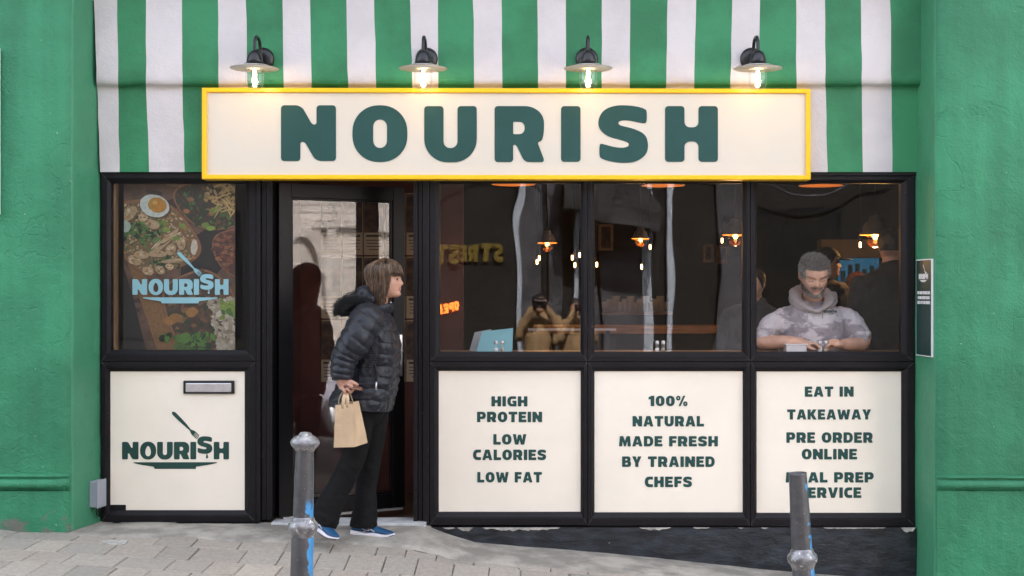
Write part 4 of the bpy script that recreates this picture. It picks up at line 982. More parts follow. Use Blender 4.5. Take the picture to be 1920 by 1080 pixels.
def bollard(px, y, zt_px, ring_px, has_cap, lean, label):
    c = P(px, 0, y); c.z = plane_z(c.x, y)-.01
    k = (DIST+y)/FPX
    o = empty('bollard', c, label, 'bollard', 'grey cast iron bollards on the pavement'); 
    zr = P(0, ring_px, y).z; zt = P(0, zt_px, y).z
    def place(b):
        Mx = Matrix.Translation((c.x, c.y, zr)) @ Matrix.Rotation(lean, 4, 'Y') @ Matrix.Translation((-c.x, -c.y, -zr)); b.v = [tuple(Mx @ Vector(v)) for v in b.v]; return b
    r = 19.0*k; r2 = 16.5*k
    b = MB()
    prof = [(r*1.12, c.z), (r*1.10, zr-.06), (r*1.08, zr-22*k)]
    prof += [(r, zr+14*k), (r*.97, (zr+zt)/2), (r2, zt-(0 if not has_cap else 30*k))]
    if not has_cap: prof += [(r2*1.0, zt-.0), (r2*.86, zt+.001), (r2*.84, zt-.03), (.003, zt-.032)]
    pf = []
    for (ra, za), (rb, zb_) in zip(prof, prof[1:]):
        q = 24 if abs(zb_-za) > .05 else 1
        pf += [(ra+(rb-ra)*i/q, za+(zb_-za)*i/q) for i in range(q)]
    b.lathe(pf+[prof[-1]], (c.x, y, 0), 40); ob = place(b).mesh('shaft')
    colv = []
    hh = zt-zr
    for p in ob.polygons:
        z = p.center.z
        if has_cap: a = smooth01((zr+55*k-z)/(20*k))*(1)
        else: a = (1 if (zt-95*k < z < zt-18*k) else 0) or (1 if z < zr+45*k else 0)
        colv.append((a, a, a))
    tint(ob, colv); link('shaft', ob, M['bollard'], o)
    b = MB(); b.lathe([(r*1.02, zr-24*k), (r*1.12, zr-17*k), (r*1.22, zr-12*k), (27*k, zr-7*k), (28.5*k, zr-1*k), (27.5*k, zr+5*k), (r*1.18, zr+10*k), (r*1.13, zr+14*k), (r*1.0, zr+18*k)], (c.x, y, 0), 40); me = place(b).mesh('ring'); tint(me, [(.8,.8,.8)]*len(me.polygons)); link('ring', me, M['cap_paint'], o)
    if has_cap:
        b = MB(); z = lambda py: P(0, py, y).z
        b.lathe([(r2*.98, z(846.5)), (r2*1.06, z(845)), (r2*1.22, z(841)), (25*k, z(836)), (27.3*k, z(831)), (26.8*k, z(827)), (24*k, z(822.5)), (19*k, z(818.5)), (14*k, z(816)), (12.2*k, z(814.8)), (11.6*k, z(812.6)), (8.5*k, z(810.6)), (4*k, z(809.8)), (.002, z(809.6))], (c.x, y, 0), 40)
        place(b).build('cap', M['cap_paint'], o)
    return o
bollard(568, -1.95, 812, 986, True, R(1.5), 'grey bollard with a domed silver cap near the walking woman')
bollard(1504.5, -1.75, 886, 1046, False, R(-3.2), 'leaning grey bollard without a cap before the eat in panel')

# shelves and pictures dimly seen inside
SH = empty('back_shelf', (P(1200, 0, 5.6).x, 5.6, P(0, 585, 5.6).z), 'dim shelf of upturned glasses behind the service counter', 'shelf')
b = MB(); b.box((P(1130, 0, 5.6).x, 5.55, P(0, 590, 5.6).z), (P(1260, 0, 5.6).x, 5.9, P(0, 585, 5.6).z)); b.build('board', M['wood'], SH)
b = MB()
for k in range(2): b.box((P(1135+k*118, 0, 5.6).x, 5.6, -.02), (P(1139+k*118, 0, 5.6).x, 5.85, P(0, 590, 5.6).z))
b.build('upright', M['lamp_black'], SH)
cupm = mat('pale_cup', (.40, .38, .36), .4)
for k in range(13):
    x = P(1136+k*9.3, 0, 5.65).x; h = .10+.03*(k % 3)
    b = MB(); b.lathe([(0, 0), (.035, 0), (.043, h), (.038, h), (.031, .006), (0, .006)], (x, 5.65, P(0, 585, 5.6).z+.002), 14); cu = b.build('cup', cupm)
    tag(cu, 'pale cup standing in the row on the dim back shelf', 'cup', 'cups on the back shelf')
for k, (xa, ya, xb, yb, lab) in enumerate(((1318, 458, 1338, 492, 'left of a dim pair of wall pictures deep in the shop'), (1344, 460, 1366, 494, 'right of a dim pair of wall pictures deep in the shop'), (1122, 420, 1150, 470, 'tall dim wall picture behind the first mullion'))):
    a = P(xa, ya, 6.85); c = P(xb, yb, 6.85); o = empty('wall_picture', Vector((a.x, 6.88, c.z)), lab, 'picture', 'pictures on the back wall')
    b = MB(); b.box((a.x, 6.84, c.z), (c.x, 6.895, a.z)); b.build('frame', M['wood'], o, bevel=.004); b = MB(); b.box((a.x+.03, 6.836, c.z+.03), (c.x-.03, 6.842, a.z-.03)); b.build('picture_face', M['dish'], o)
# ------------------------------------------------------------------ people
M['skin'] = mat('skin', (.47, .25, .175), .5, var=.08, vscale=14, bump=.0006, bscale=120)
M['lips'] = mat('lips', (.40, .165, .13), .45)
M['eye_white'] = mat('eye_white', (.65, .63, .60), .2); M['eye_dark'] = mat('eye_dark', (.02, .015, .012), .15)
def nylon(name, col):
    return mat(name, col, .36, bump=.0025, bscale=34, bdetail=5, bump2=.0008, b2scale=300, spec=.38, sheen=.05)
M['coat'] = nylon('navy_quilted_nylon', (.0058, .0072, .0132))
M['fur'] = mat('black_fur', (.006, .006, .007), .8)
M['black_cloth'] = mat('black_trouser_cloth', (.0042, .004, .0044), .8, bump=.004, bscale=14, bump2=.0005, b2scale=400, spec=.2)
M['kraft'] = mat('kraft_paper', (.50, .355, .22), .8, var=.06, vscale=8, bump=.0015, bscale=25)
M['leather'] = mat('brown_leather', (.12, .045, .028), .4, var=.2, vscale=30)
M['shoe_blue'] = mat('blue_mesh_fabric', (.005, .062, .155), .6, bump=.001, bscale=300, var=.1, vscale=20)
M['sole_white'] = mat('white_foam_sole', (.68, .66, .72), .6)
M['sole_dark'] = mat('dark_rubber', (.03, .03, .035), .7)
TF = [(0,.27),(.04,.365),(.10,.395),(.16,.375),(.20,.385),(.30,.40),(.40,.395),(.50,.385),(.56,.405),(.64,.41),(.74,.385),(.84,.32),(.92,.22),(.97,.12),(1,.01)]
TB = [(0,-.02),(.05,.03),(.12,.13),(.2,.24),(.3,.37),(.42,.46),(.55,.51),(.68,.51),(.8,.455),(.9,.32),(.96,.19),(1,.01)]
TW = [(0,.12),(.05,.19),(.12,.245),(.22,.285),(.35,.325),(.5,.345),(.62,.355),(.74,.345),(.84,.30),(.92,.215),(.97,.12),(1,.01)]
def head_frame(fwd, up):
    f = Vector(fwd).normalized(); u = Vector(up).normalized(); u = (u-f*u.dot(f)).normalized(); l = u.cross(f); return f, l, u
def head_pt(c, H, fr_, az, t, infl=1.0):
    f, l, u = fr_
    ca, sa = math.cos(az), math.sin(az)
    w_ = interp(t, TW); ext = interp(t, TF) if ca > 0 else interp(t, TB)
    x = math.copysign(abs(ca)**.9, ca)*ext; y = math.copysign(abs(sa)**.9, sa)*w_; g = lambda v, m, s: math.exp(-((v-m)/s)**2)
    d = 0
    if ca > 0 and infl == 1.0:
        d += interp(t, [(.30,0),(.33,.07),(.365,.098),(.42,.07),(.50,.04),(.56,.012),(.60,0)])*g(y, 0, .06 if t < .42 else .05)
        d += interp(t, [(.16,0),(.195,.028),(.222,.006),(.25,.034),(.29,0)])*g(y, 0, .12)
        d -= .04*g(abs(y), .145, .075)*g(t, .49, .05)
        d += .02*g(abs(y), .13, .10)*g(t, .575, .035) + .016*g(abs(y), .2, .08)*g(t, .38, .09) + .03*g(y, 0, .1)*g(t, .06, .06)
    return c + (f*(x+d) + l*y + u*t)*H if infl == 1.0 else c + (f*x*infl + l*y*infl + u*(.5+(t-.5)*infl))*H
def add_head(b, c, H, fwd, up):
    fr_ = head_frame(fwd, up); n, k = 72, 70
    b.loft([[head_pt(c, H, fr_, 2*math.pi*j/n, i/k) for j in range(n)] for i in range(k+1)])
    f, l, u = fr_
    for s in (-1, 1):
        rot = Matrix((f, l, u)).transposed()
        b.ellipsoid(c+(f*-.045+l*s*.345+u*.475)*H, (.075*H, .035*H, .13*H), 14, 10, rot=rot)
    return fr_
def add_eyes(name, c, H, fr_, par, closed=False):
    f, l, u = fr_
    for s in (-1, 1):
        p = c+(f*.312+l*s*.140+u*.488)*H
        b = MB(); b.ellipsoid(p, (.038*H,)*3, 14, 10, 0); b.ellipsoid(p+(f*.026+l*s*.008)*H, (.027*H,)*3, 12, 8, 1); b.build(name, [M['eye_white'], M['eye_dark']], par)
def mark_lips(me, c, H, fr_):
    f, l, u = fr_
    for p in me.polygons:
        d = Vector(p.center)-c; t = d.dot(u)/H; y = d.dot(l)/H; x = d.dot(f)/H
        if x > .33 and abs(y) < .115 and .185 < t < .268+.01*math.cos(y*20): p.material_index = 1
def strand_mesh(strands, seed=1):
    """strands: (points, width, colour) -> thin three-sided tapered locks"""
    b = MB(); cols = []
    for pts, wd, c in strands:
        pts = [Vector(p) for p in pts]; rings = []
        for i, p in enumerate(pts):
            t = (pts[min(i+1, len(pts)-1)]-pts[max(i-1, 0)]).normalized(); a = t.orthogonal().normalized(); q = t.cross(a)
            k = wd*(1-.75*(i/(len(pts)-1))**2)
            rings.append([p+(a*math.cos(2.094*j)+q*math.sin(2.094*j))*k for j in range(3)])
        n0 = len(b.f); b.loft(rings, 0, True, False); cols += [c]*(len(b.f)-n0)
    me = b.mesh('strands'); tint(me, cols); return me
M['hair'] = attr_mat('hair_strands', .42, var=.12, spec=.5)
def puff_tube(b, pts, rad, sub, n, N, amp, tilt, m=0, seed=0):
    pts, rad = crom([Vector(p) for p in pts], list(rad), sub); rings = []; up = Vector((0, 1, 0))
    for i, p in enumerate(pts):
        t = (pts[min(i+1, len(pts)-1)]-pts[max(i-1, 0)]).normalized(); u = (up-t*up.dot(t)).normalized(); up = u; q = t.cross(u); ring = []
        for k in range(n):
            a = 2*math.pi*k/n; s = i/(len(pts)-1)*N + tilt*math.cos(a+seed) + .12*fbm((a*2, i*.1, seed))
            r = rad[i]*(1+amp*(abs(math.sin(math.pi*s))**.38-.75)+.055*fbm((math.cos(a)*3, math.sin(a)*3, i*.09+seed)))
            ring.append(p+(u*math.cos(a)+q*math.sin(a))*r)
        rings.append(ring)
    b.loft(rings, m)

# ---- the walking woman
yW = -.30
WO = empty('person', (P(655, 0, yW).x, yW, gz(P(655, 0, yW).x, yW)), 'woman in black puffer jacket and blue trainers walking past with paper bag', 'person')
hc = P(724, 558, yW); HW = .212; HF = (1, -.10, .02); HU = (0, 0, 1)
b = MB(); frw = add_head(b, hc, HW, HF, HU)
f_, l_, u_ = frw
b.tube([hc+Vector((-.035, 0, .06)), hc+Vector((-.045, 0, -.01)), P(702, 595, yW)], [(.058, .06), (.055, .057), (.075, .08)], 20)
tor = lambda px, py, dy=0: P(px, py, yW+dy)
b.tube([tor(702, 590), tor(700, 640), tor(692, 690), tor(682, 740), tor(680, 775)], [(.10, .08), (.15, .11), (.13, .11), (.15, .12), (.14, .11)], 24)
YA = -.50
b.tube([tor(690, 600, -.10), P(683, 608, yW-.17), P(652, 652, YA-.02), P(642, 690, YA-.05), P(640, 712, YA-.06)], [.05, .05, .04, .033, .026], 14, sub=3)
# near hand: palm, four curled fingers, thumb
YH = YA-.065
pw = [P(641, 708, YH), P(643, 716, YH), P(649, 724, YH)]
b.tube(pw, [(.024, .026), (.022, .036), (.016, .034)], 14, sub=3)
for k, (rx, ry, mx_, my_, tx, ty, r) in enumerate([(655,716, 668,722, 663,731, .0085), (651,721, 663,729, 657,737, .0088), (646,726, 656,736, 650,740, .0083), (641,729, 648,739, 645,741, .0072)]):
    b.tube([P(rx-4, ry-2, YH), P(rx, ry, YH-.022), P((rx+mx_)/2+1, (ry+my_)/2-1, YH-.032), P(mx_, my_, YH-.022), P(tx, ty, YH-.006)], [r*1.1, r*1.15, r*1.05, r, r*.8], 10, sub=3)
b.tube([P(643, 713, YH-.012), P(654, 714, YH-.010), P(663, 717, YH+.006), P(671, 722, YH+.004)], [.012, .011, .0095, .0078], 10, sub=3)
# far arm and hand, tucked in front of her
b.tube([tor(702, 605, .15), tor(708, 655, .20), tor(722, 700, .12), tor(728, 706, .06)], [.05, .042, .034, .026], 12, sub=3)
for k in range(4): b.tube([tor(727, 704+k*4, .06), tor(735, 706+k*4, .045), tor(737, 710+k*4, .03)], [.009, .0085, .007], 8, sub=2)
b.tube([tor(726, 702, .05), tor(733, 699, .03)], [.01, .008], 8)
# legs under the trousers, down to the ankles
nl = [P(672, 775, -.36), P(664, 858, -.38), P(634, 930, -.41), P(606, 985, -.43)]; fl = [P(700, 775, -.20), P(693, 863, -.20), P(686, 930, -.21), P(680, 990, -.21)]
for L_ in (nl, fl): b.tube(L_, [.075, .055, .045, .034], 14, sub=3)
me = fuse(b, .0042, 3); bodyW = link('body', me, [M['skin'], M['lips']], WO); mark_lips(me, world_of(WO).inverted() @ hc, HW, frw)
add_eyes('eye', hc, HW, frw, WO)
# coat: quilted torso
SEC = [(577,707,731,.060),(584,700,730,.072),(590,690,733,.115),(597,678,737,.158),(606,668,740,.180),(620,660,744.5,.192),(640,655,750,.196),(655,653,751,.19),(672,650,750.5,.183),(690,645,749,.182),(705,640,748,.188),(720,634,746,.195),(740,626,742,.203),(755,620,738,.208),(768,618,735,.208)]
tab = lambda k: [(s[0], s[k]) for s in SEC]
b = MB(); rings = []; NA = 120
pys = [577+(768-577)*i/150 for i in range(151)]
kk = (DIST+yW)/FPX
def coat_ring(py, infl=0.0):
    xb, xf, ry = interp(py, tab(1)), interp(py, tab(2)), interp(py, tab(3)); ring = []
    for j in range(NA):
        a = 2*math.pi*j/NA; ca, sa = math.cos(a), math.sin(a)
        hem = (1-smooth01((768-py)/60))*0 + smooth01((py-700)/68)*(ca*5.5-4)   # the hem dips at the front
        side = sa < -.35 and -.62 < ca < .30 and 628 < py < 712
        ch = 7*abs(ca)**1.0*(1 if ca > 0 else -.6)+4*math.sin(3*a)
        s = (py+ch+3.0*fbm((ca*2, sa*2, py*.02)))/(21.5)
        puff = .0105*(abs(math.sin(math.pi*s))**.36-.78) if not side else .0022*math.sin(py*1.9)-.006
        if py > 752: puff *= smooth01((768-py)/16)
        puff += .003*fbm((ca*3, sa*3, py*.04))+.0050*fbm((ca*9, sa*9, py*.10))
        cx = P((xb+xf)/2, py+hem, yW); rx = (xf-xb)/2*kk
        # boxy cross-section
        x = math.copysign(abs(ca)**.85, ca)*(rx+puff+infl); y = math.copysign(abs(sa)**.85, sa)*(ry+puff+infl)
        ring.append((cx.x+x, yW+y, cx.z))
    return ring
rings = [coat_ring(p) for p in pys]
b.loft(rings, 0, True, False)
inn = [[(P(675, 0, yW).x+(q[0]-P(675, 0, yW).x)*.9, yW+(q[1]-yW)*.9, q[2]+.004) for q in rings[-1]], [(P(675, 0, yW).x+(q[0]-P(675, 0, yW).x)*.85, yW+(q[1]-yW)*.85, q[2]+.08) for q in rings[-1]]]
b.loft([rings[-1]]+inn, 0, True, False)
puff_tube(b, [tor(694, 592, -.10), P(688, 602, yW-.155), P(668, 636, YA-.015), P(648, 668, YA-.03), P(642, 692, YA-.05), P(641, 713, YA-.06)], [.075, .097, .090, .076, .066, .053], 30, 48, 10.5, .125, .5, seed=.6)
puff_tube(b, [tor(700, 598, .09), tor(704, 610, .145), tor(706, 655, .19), tor(718, 694, .13), tor(727, 704, .07)], [.075, .09, .078, .062, .05], 20, 30, 7, .15, .2, seed=2)
coat = b.build('coat', M['coat'], WO)
# cuff, hem seam, pocket and zips
b = MB(); b.tube([P(703, 684, yW-.197), P(707, 697, yW-.199), P(706, 716, yW-.201)], [.006, .010, .006], 8); b.build('pocket', M['fur'], coat)
b = MB(); b.tube([P(705.5, 716, yW-.207), P(705, 731, yW-.209)], [.0045, .006], 8, rnd=False); b.build('zip_pull', M['steel'], coat)
b = MB(); b.tube([P(733, 566, yW-.035), P(732, 577, yW-.037)], [.003, .004], 8); b.build('zip_pull', M['steel'], coat)
b = MB()
pts = []
for k in range(25):
    a = 2*math.pi*k/24; pts.append(Vector((P(713, 0, yW).x+.062*math.cos(a), yW+.068*math.sin(a), P(0, 583-6*math.cos(a), yW).z)))
b.tube(pts, [(.016, .034)]*25, 12, rnd=False); b.build('collar', M['coat'], coat)
# hood lying on her back, with its fur edge
b = MB()
b.ellipsoid(tor(672, 566), (.085, .125, .052), 20, 12, rot=Matrix.Rotation(R(-25), 3, 'Y'))
b.ellipsoid(tor(655, 576), (.075, .12, .045), 20, 12, rot=Matrix.Rotation(R(-30), 3, 'Y'))
b.ellipsoid(tor(683, 549), (.055, .10, .042), 20, 12, rot=Matrix.Rotation(R(-35), 3, 'Y'))
b.ellipsoid(tor(690, 560), (.07, .11, .05), 20, 12)
me = fuse(b, .007, 3)
displace(me, lambda p: .006*fbm(p*14)+.003*fbm(p*40))
link('hood', me, M['coat'], coat)
rf = random.Random(5); st = []
edge = [tor(634, 585, -.06), tor(640, 571, -.10), tor(656, 563, -.125), tor(675, 562, -.13), tor(694, 566, -.11)]
ep, _ = crom(edge, [1]*5, 40)
edge2 = [tor(630, 580, 0), tor(640, 566, .06), tor(660, 553, .1), tor(680, 548, .1)]
ep2, _ = crom(edge2, [1]*4, 20)
for i in range(2600):
    p = rf.choice(ep if rf.random() < .8 else ep2); p = p+Vector((rf.gauss(0, .008), rf.gauss(0, .012), rf.gauss(0, .011)))
    d = Vector((rf.gauss(-.5, .6), rf.gauss(-.6, .5), rf.gauss(-.1, .7))).normalized()*rf.uniform(.015, .034)
    k = rf.uniform(.5, 1.5); st.append(([p, p+d*.5, p+d+Vector((-.003, 0, -.006))], .0013, (.007*k, .007*k, .008*k)))
for (x, y, dy) in ((634, 583, -.05), (648, 571, -.10), (668, 566, -.12)): pass
link('fur_trim', strand_mesh(st), attr_mat('fur_strands', .7), coat)
# hair: layered bob with a fringe
rh = random.Random(9); st = []
top_ = hc+u_*HW*1.0
cols_h = [(.030, .015, .008), (.065, .036, .019), (.12, .070, .038), (.22, .135, .078), (.040, .021, .012), (.085, .049, .027)]
for i in range(1500):
    az = rh.uniform(-math.pi, math.pi); infl = rh.uniform(1.03, 1.15)+.05*fbm((az*2.5, 1, 1))
    aa = abs(az); fringe = aa < 1.2
    if fringe: tend, drop = rh.uniform(.57, .66), 0
    elif aa < 1.5: tend, drop = .46, rh.uniform(.0, .03)+ (aa-1.2)*.34
    else: tend, drop = .42, rh.uniform(.11, .205)
    pts = []
    t0 = rh.uniform(.80, 1.0) if not fringe else rh.uniform(.84, .99)
    swirl = rh.uniform(-.12, .12)
    for k in range(7):
        t = t0+(tend-t0)*k/6; pts.append(head_pt(hc, HW, frw, az+swirl*(k/6), t, infl+.02*math.sin(k)))
    last = pts[-1]
    if drop:
        cen = hc+f_*(-.02); 
        for k in range(1, 6):
            q = last - u_*(drop+.0)*k/5*1.0; c_ = hc+f_*(-.015)+u_*((q-hc).dot(u_)); inward = (c_-q); q = q+inward*(.14*(k/5)**1.5)
            pts.append(q+Vector((.006*fbm((az*3, k*.6, i*.01)), .006*fbm((az*3, k*.6, 5+i*.01)), 0))+Vector((rh.gauss(0, .0025), rh.gauss(0, .002), 0)))
    else:
        pts.append(last+f_*.006-u_*.008*rh.random())
    c = rh.choice(cols_h); k = rh.uniform(.8, 1.2); st.append((pts, rh.uniform(.0016, .0036), tuple(q*k for q in c)))
me = strand_mesh(st)
hairW = link('hair', me, M['hair'], WO)
b = MB()   # scalp cover under the locks
n, k = 48, 24; rings = []
for i in range(k+1):
    t = .44+(1.0-.44)*i/k; rings.append([])
    for j in range(n):
        az = 2*math.pi*j/n; a2 = az if az < math.pi else az-2*math.pi
        tt = t if abs(a2) > 1.15 else max(t, .70)
        rings[-1].append(head_pt(hc, HW, frw, az, min(tt, .999), 1.035))
b.loft(rings); b.build('scalp_hair', mat('brown_scalp_hair', (.03, .018, .011), .6, var=.3, vscale=60), hairW)
eb = []
for s in (-1, 1):
    for i in range(14):
        t = i/13; p = head_pt(hc, HW, frw, s*(.22+.38*t), .575+.02*math.sin(t*3))+f_*.003; eb.append(([p, p+l_*s*.006+u_*.002], .0012, (.07, .045, .03)))
link('eyebrow', strand_mesh(eb), M['hair'], hairW)
# trousers
b = MB()
b.tube([tor(682, 745), tor(683, 775)], [(.14, .10), (.145, .115)], 24)
b.tube([P(672, 768, -.36), P(668, 815, -.375), P(663, 858, -.385), P(640, 905, -.40), P(619, 948, -.42), P(604, 981, -.43)], [(.098, .098), (.086, .086), (.068, .068), (.068, .068), (.078, .078), (.089, .088)], 26, sub=5, rnd=False)
b.tube([P(698, 768, -.22), P(696, 815, -.215), P(693, 862, -.21), P(687, 915, -.21), P(684, 960, -.215), P(682, 989, -.22)], [(.095, .098), (.084, .085), (.066, .066), (.060, .060), (.072, .074), (.083, .082)], 26, sub=5, rnd=False)
me = fuse(b, .006, 3)
def crease(p):
    z = p.z; k = .35+1.2*smooth01((.35-z)/.3)+.6*math.exp(-((z-.38)/.10)**2)
    return .0045*k*fbm((p.x*7, p.y*7, z*16+p.x*9))+.002*k*fbm((p.x*20, p.y*20, z*34))
displace(me, crease)
link('trousers', me, M['black_cloth'], WO)
# shoes
def shoe(ankle, toe, up, L, label=None):
    """running shoe from heel point to toe point along the ground"""
    f = (Vector(toe)-Vector(ankle)).normalized(); u = Vector(up); u = (u-f*u.dot(f)).normalized(); l = u.cross(f); o = Vector(ankle)
    T = lambda x, y, z: o+f*x*L+l*y*L+u*z*L
    WX = [(0,.10),(.04,.125),(.15,.135),(.3,.125),(.45,.14),(.62,.17),(.75,.178),(.87,.155),(.95,.105),(1.0,.03)]
    BZ = [(0,.03),(.1,.0),(.7,.0),(.85,.012),(1,.055)]
    SZ = [(0,.14),(.1,.125),(.3,.11),(.6,.095),(.8,.085),(.92,.085),(1,.09)]
    UZ = [(0,.30),(.05,.335),(.18,.33),(.30,.345),(.38,.335),(.5,.275),(.65,.21),(.8,.165),(.92,.135),(1,.10)]
    b = MB(); rings = []
    for i in range(33):
        x = i/32; w_ = interp(x, WX)*.93; z0 = interp(x, SZ)-.01; z1 = interp(x, UZ); ring = []
        tw = w_*(1-.42*smooth01((z1-.12)/.2))
        for j in range(20):
            a = 2*math.pi*j/20; yy = math.cos(a); zz = math.sin(a)
            ring.append(T(x, (w_ if zz < 0 else w_+(tw-w_)*zz)*math.copysign(abs(yy)**.7, yy), (z0+z1)/2+(z1-z0)/2*math.copysign(abs(zz)**.8, zz)))
        rings.append(ring)
    b.loft(rings); sh = b.build('shoe', M['shoe_blue'], WO)
    b = MB(); rings = []
    for i in range(41):
        x = -.02+1.03*i/40; xc = max(0, min(1, x)); w_ = interp(xc, WX)*1.04; z0 = interp(xc, BZ)+.012; z1 = interp(xc, SZ)+.012*math.sin(x*14)
        rings.append([T(x, s*w_*k, z) for (s, k, z) in ((-1,.9,z0),(-1,1.03,z0+.3*(z1-z0)),(-1,1.0,z0+.75*(z1-z0)),(-1,.95,z1),(1,.95,z1),(1,1.0,z0+.75*(z1-z0)),(1,1.03,z0+.3*(z1-z0)),(1,.9,z0))])
    b.loft(rings); b.build('sole', M['sole_white'], sh, bevel=.002)
    b = MB(); rings = []
    for i in range(31):
        x = .02+.97*i/30; w_ = interp(x, WX)*.98; z0 = interp(x, BZ); rings.append([T(x, s*w_, z) for s, z in ((-1, z0), (1, z0), (1, z0+.02), (-1, z0+.02))])
    b.loft(rings, 0, False); b.build('outsole', M['sole_dark'], sh)
    b = MB()
    for k in range(4): b.tube([T(.44+.07*k, -.085, interp(.44+.07*k, UZ)-.035), T(.45+.07*k, 0, interp(.45+.07*k, UZ)+.008), T(.44+.07*k, .085, interp(.44+.07*k, UZ)-.035)], .0032, 6, sub=3)
    b.build('lace', M['shoe_blue'], sh)
    b = MB()
    for s in (-1, 1):
        for (xa, za, xb, zb_) in ((.30, .13, .50, .19), (.50, .19, .40, .205), (.40, .205, .56, .145), (.25, .20, .42, .15)):
            b.tube([T(xa, s*(interp(xa, WX)*.96), za), T((xa+xb)/2, s*(interp((xa+xb)/2, WX)*.95), (za+zb_)/2), T(xb, s*(interp(xb, WX)*.94), zb_)], .0028, 6)
    b.build('side_stripe', M['steel'], sh)
    return sh
shoe(P(576, 982, -.41), P(629, 1014, -.52), (.35, -.1, 1), .232)
shoe(P(660, 1004, -.22), P(732, 1007.5, -.25), (0, 0, 1), .250)

# paper bag and wallet in her hand
yB = YH-.005
BG = empty('paper_bag', P(658, 838, yB), 'brown kraft paper carrier bag hanging from the woman\'s hand', 'bag')
q = lambda px, py, dy: P(px, py, yB+dy)
A, Bc, Cc, Dd = q(629, 760, -.03), q(663, 757, -.05), q(672.5, 752, .045), q(640, 754, .06)
A2, B2, C2, D2 = q(626, 839, -.035), q(664, 838, -.06), q(689, 830, .05), q(652, 832, .07)
b = MB(); NU, NV = 8, 24
def face(p00, p10, p01, p11, dent):
    vs = []
    nrm = (p10-p00).cross(p01-p00).normalized()
    for j in range(NV+1):
        for i in range(NU+1):
            u, v = i/NU, j/NV; p = (p00*(1-u)+p10*u)*(1-v)+(p01*(1-u)+p11*u)*v
            d = dent*(1-abs(2*u-1))*(1-.75*v)+.0035*fbm((p.x*16, p.z*16, 1))*math.sin(math.pi*min(1, v+.02))
            vs.append(p+nrm*d)
    b.add(vs, [(j*(NU+1)+i, j*(NU+1)+i+1, (j+1)*(NU+1)+i+1, (j+1)*(NU+1)+i) for j in range(NV) for i in range(NU)], 0, False)
face(A, Bc, A2, B2, -.004); face(Bc, Cc, B2, C2, .020); face(Cc, Dd, C2, D2, 0); face(Dd, A, D2, A2, .020)
b.add([A2, B2, C2, D2], [(0, 1, 2, 3)])
bag = b.build('bag_body', M['kraft'], BG)
sol = bag.modifiers.new('thickness', 'SOLIDIFY'); sol.thickness = .0012
b = MB(); hp = P(648, 734, YH-.012)
b.tube([q(643.5, 766, -.043), q(644.5, 748, -.040), hp], [(.0022, .0105)]*3, 8, rnd=False); b.tube([q(652, 764, -.047), q(652, 748, -.043), hp+Vector((.004, -.001, .0))], [(.002, .009)]*3, 8, rnd=False); b.build('handle', M['kraft'], BG)
b = MB(); b.tube([q(634.5, 757, .055), q(637, 745, .03), P(643, 735, YH)], .0034, 8, sub=4, rnd=False); b.tube([q(663, 757, .052), q(659, 745, .03), P(654, 734, YH)], .0034, 8, sub=4, rnd=False); b.build('handle', M['kraft'], BG)
b = MB(); va, vb = P(632.5, 768, yB-.036), P(633.4, 777, yB-.034); b.box(va, (vb.x, va.y+.004, vb.z)); b.build('print_mark', M['letter_dark'], BG)
WL = empty('wallet', P(664, 728, YH-.01), 'brown leather wallet gripped in the woman\'s hand above the bag', 'wallet')
Mw = Matrix.Translation(P(664, 727, YH+.008)) @ Matrix.Rotation(R(9), 4, 'Y') @ Matrix.Rotation(R(-8), 4, 'X')
b = MB(); b.box((-.046, -.045, -.004), (.046, .045, .008)); b.box((-.046, -.044, -.012), (.045, .044, -.0055)); b.tube([(-.046, -.044, -.002), (-.046, .044, -.002)], .0085, 10)
b.v = [tuple(Mw @ Vector(v)) for v in b.v]; b.build('cover', M['leather'], WL, bevel=.002)
b = MB(); b.box((-.04, -.0435, -.0055), (.0435, .04, -.004)); b.v = [tuple(Mw @ Vector(v)) for v in b.v]; b.build('notes', M['kraft'], WL)

# ---- man at the window counter
M['hoodie'] = mat('camouflage_hoodie', (.27, .235, .255), .9, col2=(.50, .455, .48), vscale=6.5, lo=.475, hi=.525, bump=.006, bscale=16, bump2=.001, b2scale=300, stretch=(.8, .8, 1.5), sheen=.1)
M['hoodie_plain'] = mat('grey_hoodie_rib', (.33, .29, .29), .9, bump=.004, bscale=22)
M['skin_m'] = mat('skin_man', (.52, .30, .215), .5, var=.1, vscale=14, bump=.0006, bscale=120)
ym = .34
MAN = empty('person', (P(1525, 0, ym).x, ym, 0), 'grey-haired bearded man in pale camouflage hoodie leaning over the window counter', 'person')
hm = P(1523, 549, ym-.045); HM = .245; MF = (.03, -1, -.42); MU = (.0, -.42, 1)
b = MB(); frm = add_head(b, hm, HM, MF, MU); fm, lm, um = frm
Q = lambda px, py, dy=0: P(px, py, ym+dy)
b.tube([hm+um*.06+fm*-.03, Q(1524, 560, .04), Q(1525, 578, .06)], [(.06, .06), (.062, .06), (.08, .08)], 20)
b.tube([Q(1525, 585, .06), Q(1525, 640, .06), (Q(1525, 0).x, ym+.06, .80), (Q(1525, 0).x, ym+.08, .55)], [(.10, .17), (.12, .17), (.12, .16), (.10, .15)], 22)
for s in (-1, 1): b.tube([(Q(1525, 0).x+s*.09, ym+.08, .58), (Q(1525, 0).x+s*.11, ym+.07, .3), (Q(1525, 0).x+s*.12, ym+.08, .08), (Q(1525, 0).x+s*.12, ym-.05, .03)], [.08, .06, .045, .035], 12, sub=3)
